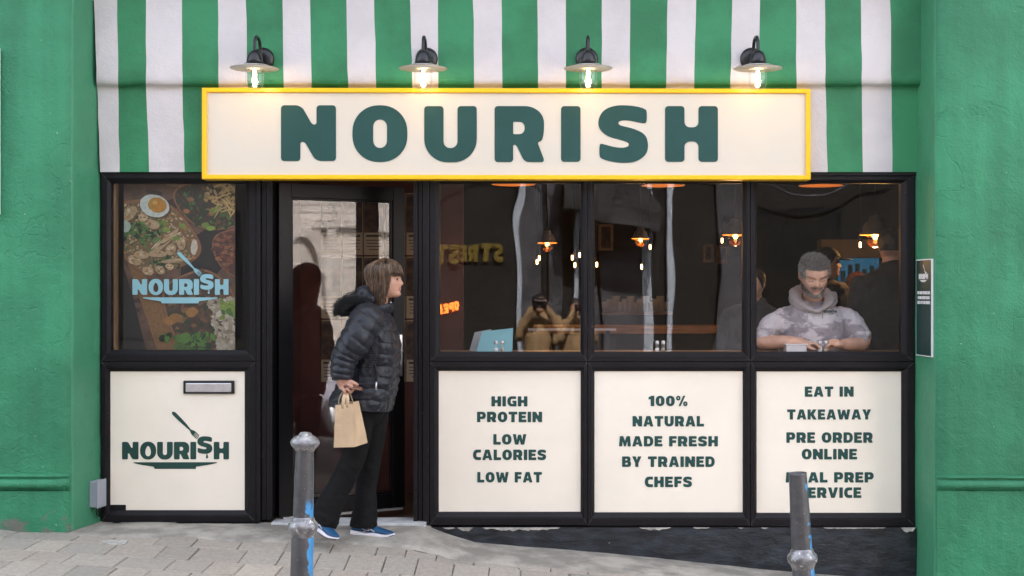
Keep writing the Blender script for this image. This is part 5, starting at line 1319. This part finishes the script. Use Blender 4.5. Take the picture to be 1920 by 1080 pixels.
# right arm (picture left) and its hand on the counter
zk = zc+.03
b.tube([Q(1476, 598, .05), Q(1452, 606, .03), Q(1436, 628, -.02), Q(1428, 640, -.07), Q(1470, 641, -.13), Q(1503, 641, -.16)], [.045, .045, .045, .045, .040, .027], 16, sub=4)
b.tube([Q(1500, 641, -.158), Q(1512, 643, -.165), Q(1520, 646, -.17)], [(.030, .022), (.040, .018), (.036, .014)], 14, sub=2)
for k, (dx, dy, L_) in enumerate(((20, -.030, 1), (23, -.012, 1.1), (21, .006, 1.0), (16, .022, .85))):
    b.tube([Q(1518, 645, -.175+dy*.8), Q(1518+dx*.45, 644+k*.7, -.18+dy), Q(1518+dx*.8, 649+k*.8, -.182+dy), Q(1518+dx, 654, -.18+dy)], [.0095, .009, .0085, .007], 10, sub=3)
b.tube([Q(1507, 647, -.19), Q(1518, 652, -.21), Q(1527, 655, -.215)], [.012, .0105, .008], 10, sub=3)
# left arm (picture right)
b.tube([Q(1574, 598, .05), Q(1597, 606, .03), Q(1615, 625, -.02), Q(1617, 643, -.07), Q(1594, 645, -.13), Q(1575, 645, -.17)], [.045, .045, .045, .045, .038, .026], 16, sub=4)
b.tube([Q(1578, 645, -.17), Q(1569, 646, -.18), Q(1563, 648, -.185)], [(.028, .022), (.038, .018), (.034, .014)], 14, sub=2)
for k, (dx, dy, L_) in enumerate(((17, -.028, 1), (19, -.010, 1.1), (18, .006, 1.0), (14, .022, .85))):
    b.tube([Q(1565, 647, -.185+dy*.8), Q(1565-dx*.4, 645+k*1.6, -.19+dy), Q(1565-dx*.75, 648+k*1.9, -.192+dy), Q(1565-dx*.8, 653+k*.8, -.19+dy)], [.0095, .009, .0085, .007], 10, sub=3)
b.tube([Q(1572, 640, -.19), Q(1562, 638, -.20), Q(1553, 641, -.20)], [.012, .0105, .008], 10, sub=3)
me = fuse(b, .0045, 3); link('body', me, [M['skin_m'], mat('pale_lips', (.34, .16, .13), .5)], MAN); mark_lips(me, world_of(MAN).inverted() @ hm, HM, frm)
eb = []
for s in (-1, 1):      # lowered lids: a lash line under each
    for i in range(22):
        t = i/21; p = head_pt(hm, HM, frm, s*(.24+.34*t), .465-.012*math.sin(t*math.pi))+fm*.0035; eb.append(([p, p+lm*s*.007], .0013, (.03, .02, .015)))
rm = random.Random(4); st = []
for i in range(3600):   # short grey hair
    az = rm.uniform(-math.pi, math.pi); aa = abs(az)
    tmin = .74 if aa < .8 else (.50 if aa < 1.3 else (.42 if aa > 1.75 else .60)); t = rm.uniform(tmin, 1.0)
    p = head_pt(hm, HM, frm, az, min(t, .985), 1.012); d = (p-(hm+um*HM*.55)).normalized()
    L_ = rm.uniform(.006, .010)*(2.0 if t > .8 else 1)
    bk = (-fm*.6+lm*.7) if t > .72 else (-um-fm*.5)
    d2 = (bk-d*bk.dot(d)+d*.30+Vector((rm.gauss(0, .25), rm.gauss(0, .25), rm.gauss(0, .25)))).normalized()
    g = rm.choice([(.21, .20, .19), (.30, .285, .275), (.12, .11, .10), (.36, .35, .335)] if t < .75 else [(.17, .155, .145), (.24, .225, .21), (.12, .108, .098)])
    st.append(([p, p+d*L_*.3+d2*L_*.3, p+d*L_*.4+d2*L_*1.3], .0016, g))
hairM = link('hair', strand_mesh(st), M['hair'], MAN)
b = MB(); rings = []
for i in range(21):
    t = .45+.55*i/20; rings.append([])
    for j in range(48):
        az = 2*math.pi*j/48; a2 = abs(az if az < math.pi else az-2*math.pi)
        lo_ = .76 if a2 < .8 else (.5 if a2 > 1.25 else .76-(a2-.8)/.45*.26); rings[-1].append(head_pt(hm, HM, frm, az, min(.999, max(t, lo_)), 1.02))
b.loft(rings); b.build('scalp_hair', mat('grey_scalp_hair', (.16, .148, .138), .7, var=.3, vscale=50), hairM)
st = []
for i in range(1500):   # beard and moustache
    az = rm.uniform(-1.55, 1.55); t = rm.uniform(.02, .34)
    y_ = math.sin(az)*interp(t, TW)
    must = .265 < t < .325 and abs(y_) < .14
    if not must:
        if t > .10+.19*abs(az)**1.3+.02 and not (abs(az) > 1.2): continue
        if abs(y_) < .11 and t > .17: continue
    p = head_pt(hm, HM, frm, az, t); d = (p-(hm+um*.2*HM-fm*.1*HM)).normalized()
    g = rm.choice([(.24, .22, .20), (.34, .32, .30), (.13, .11, .09)]) if t < .14 else rm.choice([(.12, .095, .075), (.17, .14, .12), (.08, .06, .05)])
    st.append(([p-d*.002, p+d*.005, p+d*.008-um*.007], .0015, g))
link('eyelash', strand_mesh(eb), M['hair'], MAN)
link('beard', strand_mesh(st), M['hair'], MAN)
eb = []
for s in (-1, 1):
    for i in range(26):
        t = i/25; p = head_pt(hm, HM, frm, s*(.2+.5*t), .572+.018*math.sin(t*3))+fm*.003; eb.append(([p, p+lm*s*.008+um*.003], .0018, (.06, .05, .045)))
link('eyebrow', strand_mesh(eb), M['hair'], hairM)
# hoodie
b = MB()
b.tube([Q(1525, 566, .07), Q(1525, 577, .065), Q(1525, 592, .05), Q(1525, 625, .03), Q(1526, 660, .03), (Q(1526, 0).x, ym+.05, .80), (Q(1526, 0).x, ym+.06, .62)], [(.08, .09), (.105, .145), (.13, .20), (.155, .225), (.17, .228), (.165, .225), (.14, .21)], 36, sub=5, rnd=False)
b.tube([Q(1480, 590, .05), Q(1461, 598, .035), Q(1444, 614, -.01), Q(1434, 629, -.04), Q(1438, 638, -.07)], [.055, .066, .068, .066, .056], 20, sub=5)
b.tube([Q(1570, 590, .05), Q(1589, 598, .035), Q(1604, 614, -.01), Q(1614, 629, -.04), Q(1612, 639, -.07)], [.055, .066, .068, .066, .056], 20, sub=5)
me = fuse(b, .007, 4)
displace(me, lambda p: .013*fbm((p.x*8+3, p.y*6, p.z*5))+.009*fbm((p.x*15+p.z*9, p.y*14, p.z*15-p.x*8))+.002*fbm((p.x*45, p.y*40, p.z*40)))
hd = link('hoodie', me, M['hoodie'], MAN)
b = MB(); pts = []
for k in range(33):
    a = 2*math.pi*k/32; fr0 = (1-math.sin(a))/2
    pts.append(Vector((Q(1524, 0).x+(.108*math.cos(a))*(1-.5*fr0**3), ym+.03+.095*math.sin(a)-.05*fr0, P(0, 541+42*fr0**1.2, ym).z)))
rr = []
for k in range(33):
    fr0 = (1-math.sin(2*math.pi*k/32))/2; rr.append((.013+.013*(1-fr0), .015+.030*(1-fr0**2)))
b.tube(pts, rr, 16, rnd=False)
for s in (-1, 1): b.tube([Q(1524+s*33, 552, .09), Q(1524+s*36, 565, .03), Q(1524+s*25, 577, -.04), Q(1524+s*6, 586, -.08)], [(.024, .042), (.022, .036), (.016, .024), (.011, .014)], 14, sub=4)
b.ellipsoid(Q(1524, 556, .15), (.12, .06, .08), 20, 12)
me = fuse(b, .006, 3)
displace(me, lambda p: .006*fbm(p*14)+.003*fbm(p*34))
link('hood', me, M['hoodie_plain'], hd)
# the chest print and draw cords lie on the cloth
dg = bpy.context.evaluated_depsgraph_get(); dg.update()
bv = BVHTree.FromPolygons([world_of(hd) @ v.co for v in hd.data.vertices], [tuple(p.vertices) for p in hd.data.polygons])
def drape(me, off=.003):
    for v in me.vertices:
        h = bv.ray_cast(Vector((v.co.x, -1, v.co.z)), Vector((0, 1, 0)))
        if h[0]: v.co.y = h[0].y-off-.0
yl = ym-.13
me = fill(logo(1545.5, 582, .0565), .001, lambda u, v, d: P(u, v, yl)-Vector((0, d, 0))); drape(me); link('chest_print', me, M['letter_dark'], hd)
b = MB()
for (xa, xb) in ((1512, 1517), (1546, 1545)):
    pts = []
    for k in range(12):
        t = k/11; p = P(xa+(xb-xa)*t+1.5*math.sin(t*4), 566+(598-566)*t, yl); h = bv.ray_cast(Vector((p.x, -1, p.z)), Vector((0, 1, 0))); pts.append(Vector((p.x, (h[0].y if h[0] else p.y)-.004, p.z)))
    b.tube(pts, .0028, 8)
b.build('draw_cord', M['hoodie_plain'], hd)
b = MB(); b.tube([(Q(1525, 0).x, ym+.08, .66), (Q(1525, 0).x, ym+.08, .54)], [(.13, .19), (.13, .19)], 20)
for s in (-1, 1): b.tube([(Q(1525, 0).x+s*.09, ym+.08, .60), (Q(1525, 0).x+s*.11, ym+.07, .3), (Q(1525, 0).x+s*.12, ym+.08, .04)], [.10, .08, .07], 14, sub=3)
link('trousers', fuse(b, .01, 3), M['black_cloth'], MAN)

# ---- simpler figures: customers deep in the shop, photographers over the road
def figure(label, loc, H, yaw, mats, arms='down', hair='short', cap=None, group=None):
    """standing person; local forward is -y before the turn"""
    o = empty('person', loc, label, 'person', group); s = H/1.72
    T = Matrix.Translation(Vector(loc)) @ Matrix.Rotation(yaw, 4, 'Z') @ Matrix.Scale(s, 4)
    V = lambda x, y, z: T @ Vector((x, y, z))
    sr = lambda r: [tuple(q*s for q in k) if isinstance(k, tuple) else k*s for k in r]
    fw = (T.to_3x3() @ Vector((0, -1, 0))); c = V(0, -.01, 1.50); b = MB(); fr_ = add_head(b, c, .225*s, fw, (0, 0, 1))
    b.tube([V(0, .0, 1.54), V(0, .01, 1.42)], sr([(.055, .058), (.07, .07)]), 14)
    b.tube([V(0, .02, 1.40), V(0, .0, 1.2), V(0, 0, 1.0), V(0, 0, .88)], sr([(.09, .16), (.12, .16), (.11, .14), (.11, .15)]), 18)
    if arms == 'down': ap = lambda q: [(q*.19, .02, 1.38), (q*.25, .03, 1.10), (q*.25, -.03, .86)]
    elif arms == 'camera': ap = lambda q: [(q*.19, .02, 1.38), (q*.27, -.12, 1.17), (q*.13, -.22, 1.44), (q*.06, -.235, 1.56)]
    else: ap = lambda q: [(q*.19, .02, 1.38), (q*.26, -.02, 1.10), (q*.20, -.26, 1.06)]
    for q in (-1, 1):
        A_ = [V(*p) for p in ap(q)]; b.tube(A_, sr([.048, .042, .03, .026][:len(A_)]), 12, sub=4)
        e = A_[-1]; d = (A_[-1]-A_[-2]).normalized(); sd = T.to_3x3() @ Vector((0, 1, 0)) if arms != 'hold' else T.to_3x3() @ Vector((1, 0, 0)); sd.normalize()
        b.tube([e, e+d*.07*s], sr([(.03, .02), (.036, .016)]), 10)
        for k in range(4): b.tube([e+d*.07*s+sd*(k-1.5)*.019*s, e+d*(.12+.01*(k in (1, 2)))*s+sd*(k-1.5)*.021*s+fw*.01*s, e+d*.145*s+sd*(k-1.5)*.019*s+fw*.035*s], sr([.0095, .009, .007]), 8, sub=2)
        b.tube([e+d*.02*s-sd*.03*s, e+d*.06*s-sd*.05*s+fw*.02*s], sr([.012, .009]), 8)
        b.tube([V(q*.09, 0, .92), V(q*.10, -.01, .5), V(q*.11, .02, .08), V(q*.11, -.05, .035)], sr([.08, .055, .04, .035]), 12, sub=3)
    link('body', fuse(b, .008*s, 2), M['skin_m'], o)
    b = MB(); b.tube([V(0, .03, 1.47), V(0, .02, 1.40), V(0, .0, 1.2), V(0, 0, 1.0), V(0, 0, .84)], sr([(.08, .09), (.115, .20), (.145, .205), (.14, .19), (.145, .20)]), 24, sub=3)
    for q in (-1, 1):
        A_ = [V(*p) for p in ap(q)]; A_[-1] = A_[-2]+(A_[-1]-A_[-2])*.92; b.tube(A_, sr([.07, .062, .05, .042][:len(A_)]), 14, sub=4)
    me = fuse(b, .010*s, 3)
    displace(me, lambda p: .010*fbm(p*7)+.005*fbm(p*17))
    link('top', me, mats[0], o)
    b = MB(); b.tube([V(0, .0, .95), V(0, 0, .84)], sr([(.12, .17), (.13, .18)]), 18)
    for q in (-1, 1): b.tube([V(q*.09, 0, .86), V(q*.10, -.01, .5), V(q*.11, .02, .09)], sr([.095, .08, .075]), 14, sub=3)
    link('trousers', fuse(b, .010*s, 2), mats[1], o)
    b = MB()
    for q in (-1, 1): b.tube([V(q*.11, .05, .045), V(q*.115, -.06, .045), V(q*.12, -.17, .035)], sr([(.042, .045), (.045, .048), (.035, .045)]), 12, sub=2)
    b.build('shoe', M['sole_dark'], o)
    n = 40; rings = []
    low = .38 if hair == 'short' else .12
    b = MB()
    for i in range(25):
        t = low+(1-low)*i/24; ring = []
        for j in range(n):
            az = 2*math.pi*j/n; a2 = abs(az if az < math.pi else az-2*math.pi)
            lo_ = .70 if a2 < .9 else (low if a2 > 1.4 else .70-(a2-.9)/.5*(.70-low))
            inf = (1.06 if hair == 'short' else 1.12)+.03*fbm((math.cos(az)*4, math.sin(az)*4, t*7)); ring.append(head_pt(c, .225*s, fr_, az, min(.999, max(t, lo_)), inf))
        rings.append(ring)
    b.loft(rings); b.build('hair', mats[2], o)
    if cap:
        f, l, u = fr_; b = MB()
        b.loft([[head_pt(c, .225*s, fr_, 2*math.pi*j/n, t, 1.10) for j in range(n)] for t in (.66, .75, .85, .93, .98)])
        for k in range(1): b.loft([[c+(f*(.42+.40*math.cos(a)*w_)+l*.34*math.sin(a)+u*(.67-.06*w_+z))*.225*s for a in [-1.5+3.0*i/14 for i in range(15)]] for w_, z in ((.0, 0), (1, 0), (1, -.03), (0, -.03))], 0, True, False, closed=False)
        b.build('cap', cap, o)
    return o, T
M['black_top'] = mat('black_shirt', (.012, .012, .014), .8); M['grey_top'] = mat('grey_sweatshirt', (.05, .047, .047), .9); M['dark_jeans'] = mat('dark_jeans', (.02, .022, .03), .85)
M['hair_black'] = mat('black_hair', (.010, .008, .008), .5, bump=.004, bscale=60); M['hair_red'] = mat('auburn_hair', (.13, .045, .018), .5, var=.4, vscale=40, bump=.004, bscale=60)
M['hair_brown'] = mat('brown_hair', (.04, .025, .016), .5, bump=.004, bscale=60); M['tan_top'] = mat('tan_jacket', (.36, .23, .12), .8)
def fl_at(px, y): return (P(px, 0, y).x, y, -.02)
# dark-haired customer with his back to the window on the right
y = 1.0; figure('dark-haired person in black shirt seen from behind at the far right of the window', fl_at(1672, y), 1.83, R(172), (M['black_top'], M['dark_jeans'], M['hair_black']))
y = 3.0; figure('red-haired person deep in the shop between the hooded man and dark-haired customer', fl_at(1607, y), 1.56, R(20), (M['black_top'], M['dark_jeans'], M['hair_red']), hair='bob')
y = 2.2; figure('person in a dark peaked cap half hidden behind the hooded man', fl_at(1548, y), 1.74, R(78), (M['black_top'], M['dark_jeans'], M['hair_black']), cap=M['black_top'])
y = .85; figure('dim person in grey sweatshirt behind the mullion left of the hooded man', fl_at(1413, y), 1.56, R(-30), (M['grey_top'], M['dark_jeans'], M['hair_black']), arms='hold')
# photographers across the road: seen mirrored in the glass
def photographer(label, x, y, H, yaw, top):
    z = plane_z(x, -2.34)-.11; o, T = figure(label, (x, y, z), H, yaw, (top, M['tan_top'], M['hair_black']), arms='camera', group='photographers on the road')
    s = H/1.72; c = empty('photo_camera', T @ Vector((0, -.27, 1.60)), 'black camera held up by ' + label, 'camera')
    b = MB(); b.box((-.07, -.30, 1.55), (.07, -.235, 1.645)); b.box((-.025, -.29, 1.645), (.025, -.24, 1.67)); b.v = [tuple(T @ Vector(v)) for v in b.v]; b.build('camera_body', M['lamp_black'], c, bevel=.006)
    b = MB(); b.lathe([(.0, -.30), (.036, -.30), (.036, -.37), (.042, -.38), (.042, -.40), (.034, -.40), (.032, -.385), (0, -.385)], (0, 0, 1.595), 24, axis='Y'); b.v = [tuple(T @ Vector(v)) for v in b.v]; b.build('lens', M['lamp_black'], c)
photographer('photographer in tan jacket directly opposite the shop', .02, -8.42, 1.66, R(180), M['tan_top'])
photographer('second photographer, further right across the road', .44, -8.40, 1.62, R(165), M['tan_top'])
# ------------------------------------------------------------------ across the street (seen in the glass)
YO = -12.0
M['brick_dark'] = mat('dark_render', (.009, .008, .0075), .85, var=.3, vscale=1.5)
M['stone'] = mat('pale_limestone', (.52, .47, .44), .85, var=.12, vscale=3, bump=.01, bscale=20)
M['streak_bar'] = mat('pale_blue_streak_bar', (.40, .44, .52), .6); M['yellow_letters'] = mat('yellow_letters', (.15, .10, .006), .6)
M['neon'] = mat('orange_neon', (1, .3, .05), .5, emit=(1, .16, .02), estr=6)
zg = lambda x: plane_z(x, -2.34)-.02
O1 = empty('dark_shop_building', (0, YO, 0), 'dark rendered building with added pale blue streak bars directly across the road', 'building')
b = MB(); b.box((-14, YO-6, -.7), (9.4, YO, 6.8)); b.build('wall', M['brick_dark'], O1)
b = MB()
for (x, w_) in ((-.28, .045), (1.60, .10), (2.02, .04), (.55, .035)): b.box((x-w_, YO-.02, -.5), (x+w_, YO+.14, 5.4))
b.build('streak_bar', M['streak_bar'], O1, bevel=.01)  # pale bars added so the windows mirror bluish streaks
M['grey_pier'] = mat('grey_painted_pier', (.060, .058, .070), .7, var=.45)
for (x, w_, z1) in ((-.12, .16, 5.4), (1.28, .26, 5.4), (.22, .10, 5.0), (2.9, .18, 4.2), (.85, .12, 5.3)):
    b = MB(); b.box((x-w_, YO-.02, -.5), (x+w_, YO+.10, z1)); b.build('pier', M['grey_pier'], O1, bevel=.01)
b = MB(); b.add([(x, YO+d, z) for d in (.12, .9) for x, z in ((.35, 2.55), (1.75, 2.2), (1.85, 2.5), (1.2, 3.2), (.3, 3.3))], [(0,1,2,3,4), (9,8,7,6,5), (0,5,6,1), (1,6,7,2), (2,7,8,3), (3,8,9,4), (4,9,5,0)]); b.build('canopy', mat('grey_canvas', (.032, .031, .034), .8, var=.5, vscale=5), O1)
b = MB(); b.tube([(-3+i*.25, YO+.3, 3.05-.30*math.sin(i*.5)) for i in range(34)], .018, 8); b.build('cable', M['grey_pier'], O1)
b = MB(); b.box((-14, YO, 5.4), (9.4, YO+.22, 5.7)); b.build('cornice', M['brick_dark'], O1)
for (xa, xb) in ((-3.6, -2.2), (2.7, 4.6), (-6.5, -4.5)):
    b = MB(); b.box((xa, YO-.01, .7), (xb, YO+.03, 2.6)); wn = b.build('window', M['lamp_black'], O1); b = MB(); b.box((xa+.08, YO+.02, .78), (xb-.08, YO+.034, 2.52)); b.build('pane', M['void'], wn)
def mirrored(txt, x0, x1, z0, z1, y, m, name, label, cat, tilt=0, gap=.12):
    wd, cs = text_shape(txt, gap); o = None
    me = fill(cs, .03, lambda u, v, d: Vector((x1-(x1-x0)*u/wd, y+d, z0+(z1-z0)*v+tilt*u/wd)))
    return tag(link(name, me, m), label, cat)
mirrored('STREE', -1.28, -.58, 1.80, 2.05, YO+.02, M['yellow_letters'], 'street_lettering', 'yellow raised letters STREE on the dark wall across the road', 'lettering', tilt=.03)
mirrored('STR', -1.70, -1.16, 1.78, 2.09, YO+.06, M['yellow_letters'], 'street_lettering', 'larger yellow raised letters STR added as the doubled image in the glass', 'lettering')  # second lettering added to imitate the doubled reflection of the sign
mirrored('OPEN', -1.50, -1.18, 1.13, 1.26, YO+.02, M['neon'], 'open_sign', 'orange glowing OPEN letters on the dark wall across the road', 'sign', tilt=-.10, gap=.2)
# sunlit limestone building with an arch, to the right
O2 = empty('stone_building', (11.3, YO, 0), 'sunlit pale limestone building with an arched opening across the road', 'building')
b = MB(); x0, x1 = 9.45, 15.2; H_ = 7.0
z = -1.0; k = 0
while z < H_:
    h = .15; off = .0 if k % 2 else .012
    b.box((x0, YO-6, z+.012), (x1-off, YO+.10, z+h)); b.box((x0, YO-6, z), (x1-.03, YO+.07, z+.012)); z += h; k += 1
b.build('wall', M['stone'], O2, bevel=.006)
b = MB(); ar = []
for i in range(17):
    a = math.pi*i/16; ar.append([(11.85+r*.9*math.cos(a), YO+d, 1.75+r*1.15*math.sin(a)) for r, d in ((.62, .10), (.62, .22), (.78, .24), (.82, .18), (.95, .20), (.98, .10))])
b.loft(ar, 0, False); b.box((9.45, YO+.1, 2.62), (15.2, YO+.22, 2.74)); b.box((9.45, YO+.1, 4.3), (15.2, YO+.30, 4.5)); b.build('arch_moulding', M['stone'], O2, bevel=.008)
b = MB(); b.box((12.6, YO+.1, -.8), (12.8, YO+.20, 2.6)); b.build('stone_pilaster', M['stone'], O2, bevel=.01)
O3 = empty('brown_building', (17, YO, 0), 'dark brown building right of the limestone one across the road', 'building')
b = MB(); b.box((15.25, YO-6, -1.4), (22, YO-.1, 6.5)); b.build('wall', M['brick_dark'], O3)
b = MB()
for i in range(5): b.box((15.9+1.3*i, YO-.12, .6), (16.7+1.3*i, YO-.06, 2.4))
b.build('window', M['lamp_black'], O3)
# parked car
M['car'] = mat('silver_car_paint', (.46, .44, .52), .25, metal=.5, coat=.6); M['car_glass'] = mat('dark_car_glass', (.02, .02, .024), .08); M['chrome'] = mat('alloy', (.5, .5, .52), .25, metal=1)
cx0, cyy = 9.3, -8.55; zr_ = plane_z(cx0+.2, -2.34)-.10
CAR = empty('parked_car', (cx0, cyy, zr_), 'silver hatchback parked across the road beside the limestone building', 'car', rz=-.065*0)
def cp(x, y, z): return (cx0+x, cyy+y, zr_+z-.065*x)
ST = [(-2.0,.45,.62,.62),(-1.95,.30,.80,.72),(-1.75,.24,.88,.80),(-1.2,.20,.95,.84),(-.7,.20,.98,.86),(0,.20,1.0,.87),(.9,.20,.98,.87),(1.5,.22,.96,.86),(1.85,.28,.92,.80),(1.98,.40,.80,.70)]
b = MB(); rings = []
for (x, z0, z1, w_) in ST:
    rings.append([cp(x, math.copysign(abs(math.cos(a))**.45, math.cos(a))*w_*(1-.06*max(0, math.sin(a))), (z0+z1)/2+(z1-z0)/2*math.copysign(abs(math.sin(a))**.55, math.sin(a))) for a in [2*math.pi*j/32 for j in range(32)]])
b.loft(rings); b.build('body', M['car'], CAR)
b = MB(); rings = []
for (x, z1, w_) in ((-1.1,.97,.78),(-.75,1.18,.72),(-.35,1.38,.66),(.2,1.45,.64),(.9,1.43,.63),(1.45,1.28,.66),(1.8,1.0,.74)):
    rings.append([cp(x, math.copysign(abs(math.cos(a))**.5, math.cos(a))*w_, .9+(z1-.9)*max(0, math.sin(a))**.6) for a in [math.pi*j/16 for j in range(17)]])
b.loft(rings, 0, True, True, closed=True); cab = b.build('cabin', M['car'], CAR)
b = MB()
for s in (-1, 1):
    for xs in (((-.75, 1.02), (-.38, 1.31), (.1, 1.36), (.1, 1.02)), ((.17, 1.02), (.17, 1.36), (.9, 1.34), (1.35, 1.20), (1.4, 1.02))):
        b.add([cp(x, s*(.775-.12*(z-1.0)/.36), z) for x, z in xs], [tuple(range(len(xs)))])
b.build('side_window', M['car_glass'], cab)
for x in (-1.25, 1.2):
    for s in (-1, 1):
        b = MB(); b.lathe([(.0, -.09), (.25, -.10), (.31, -.08), (.31, .08), (.25, .10), (0, .09)], cp(x, s*.76, .31), 28, axis='Y'); wh = b.build('wheel', M['sole_dark'], CAR)
        b = MB(); b.lathe([(.0, -.105), (.19, -.105), (.2, -.09), (.2, .09), (.19, .105), (0, .105)], cp(x, s*.76, .31), 20, axis='Y'); b.build('rim', M['chrome'], wh)
b = MB()
for s in (-1, 1): b.ellipsoid(cp(-1.93, s*.55, .68), (.08, .14, .07))
b.build('headlight', M['chrome'], CAR)
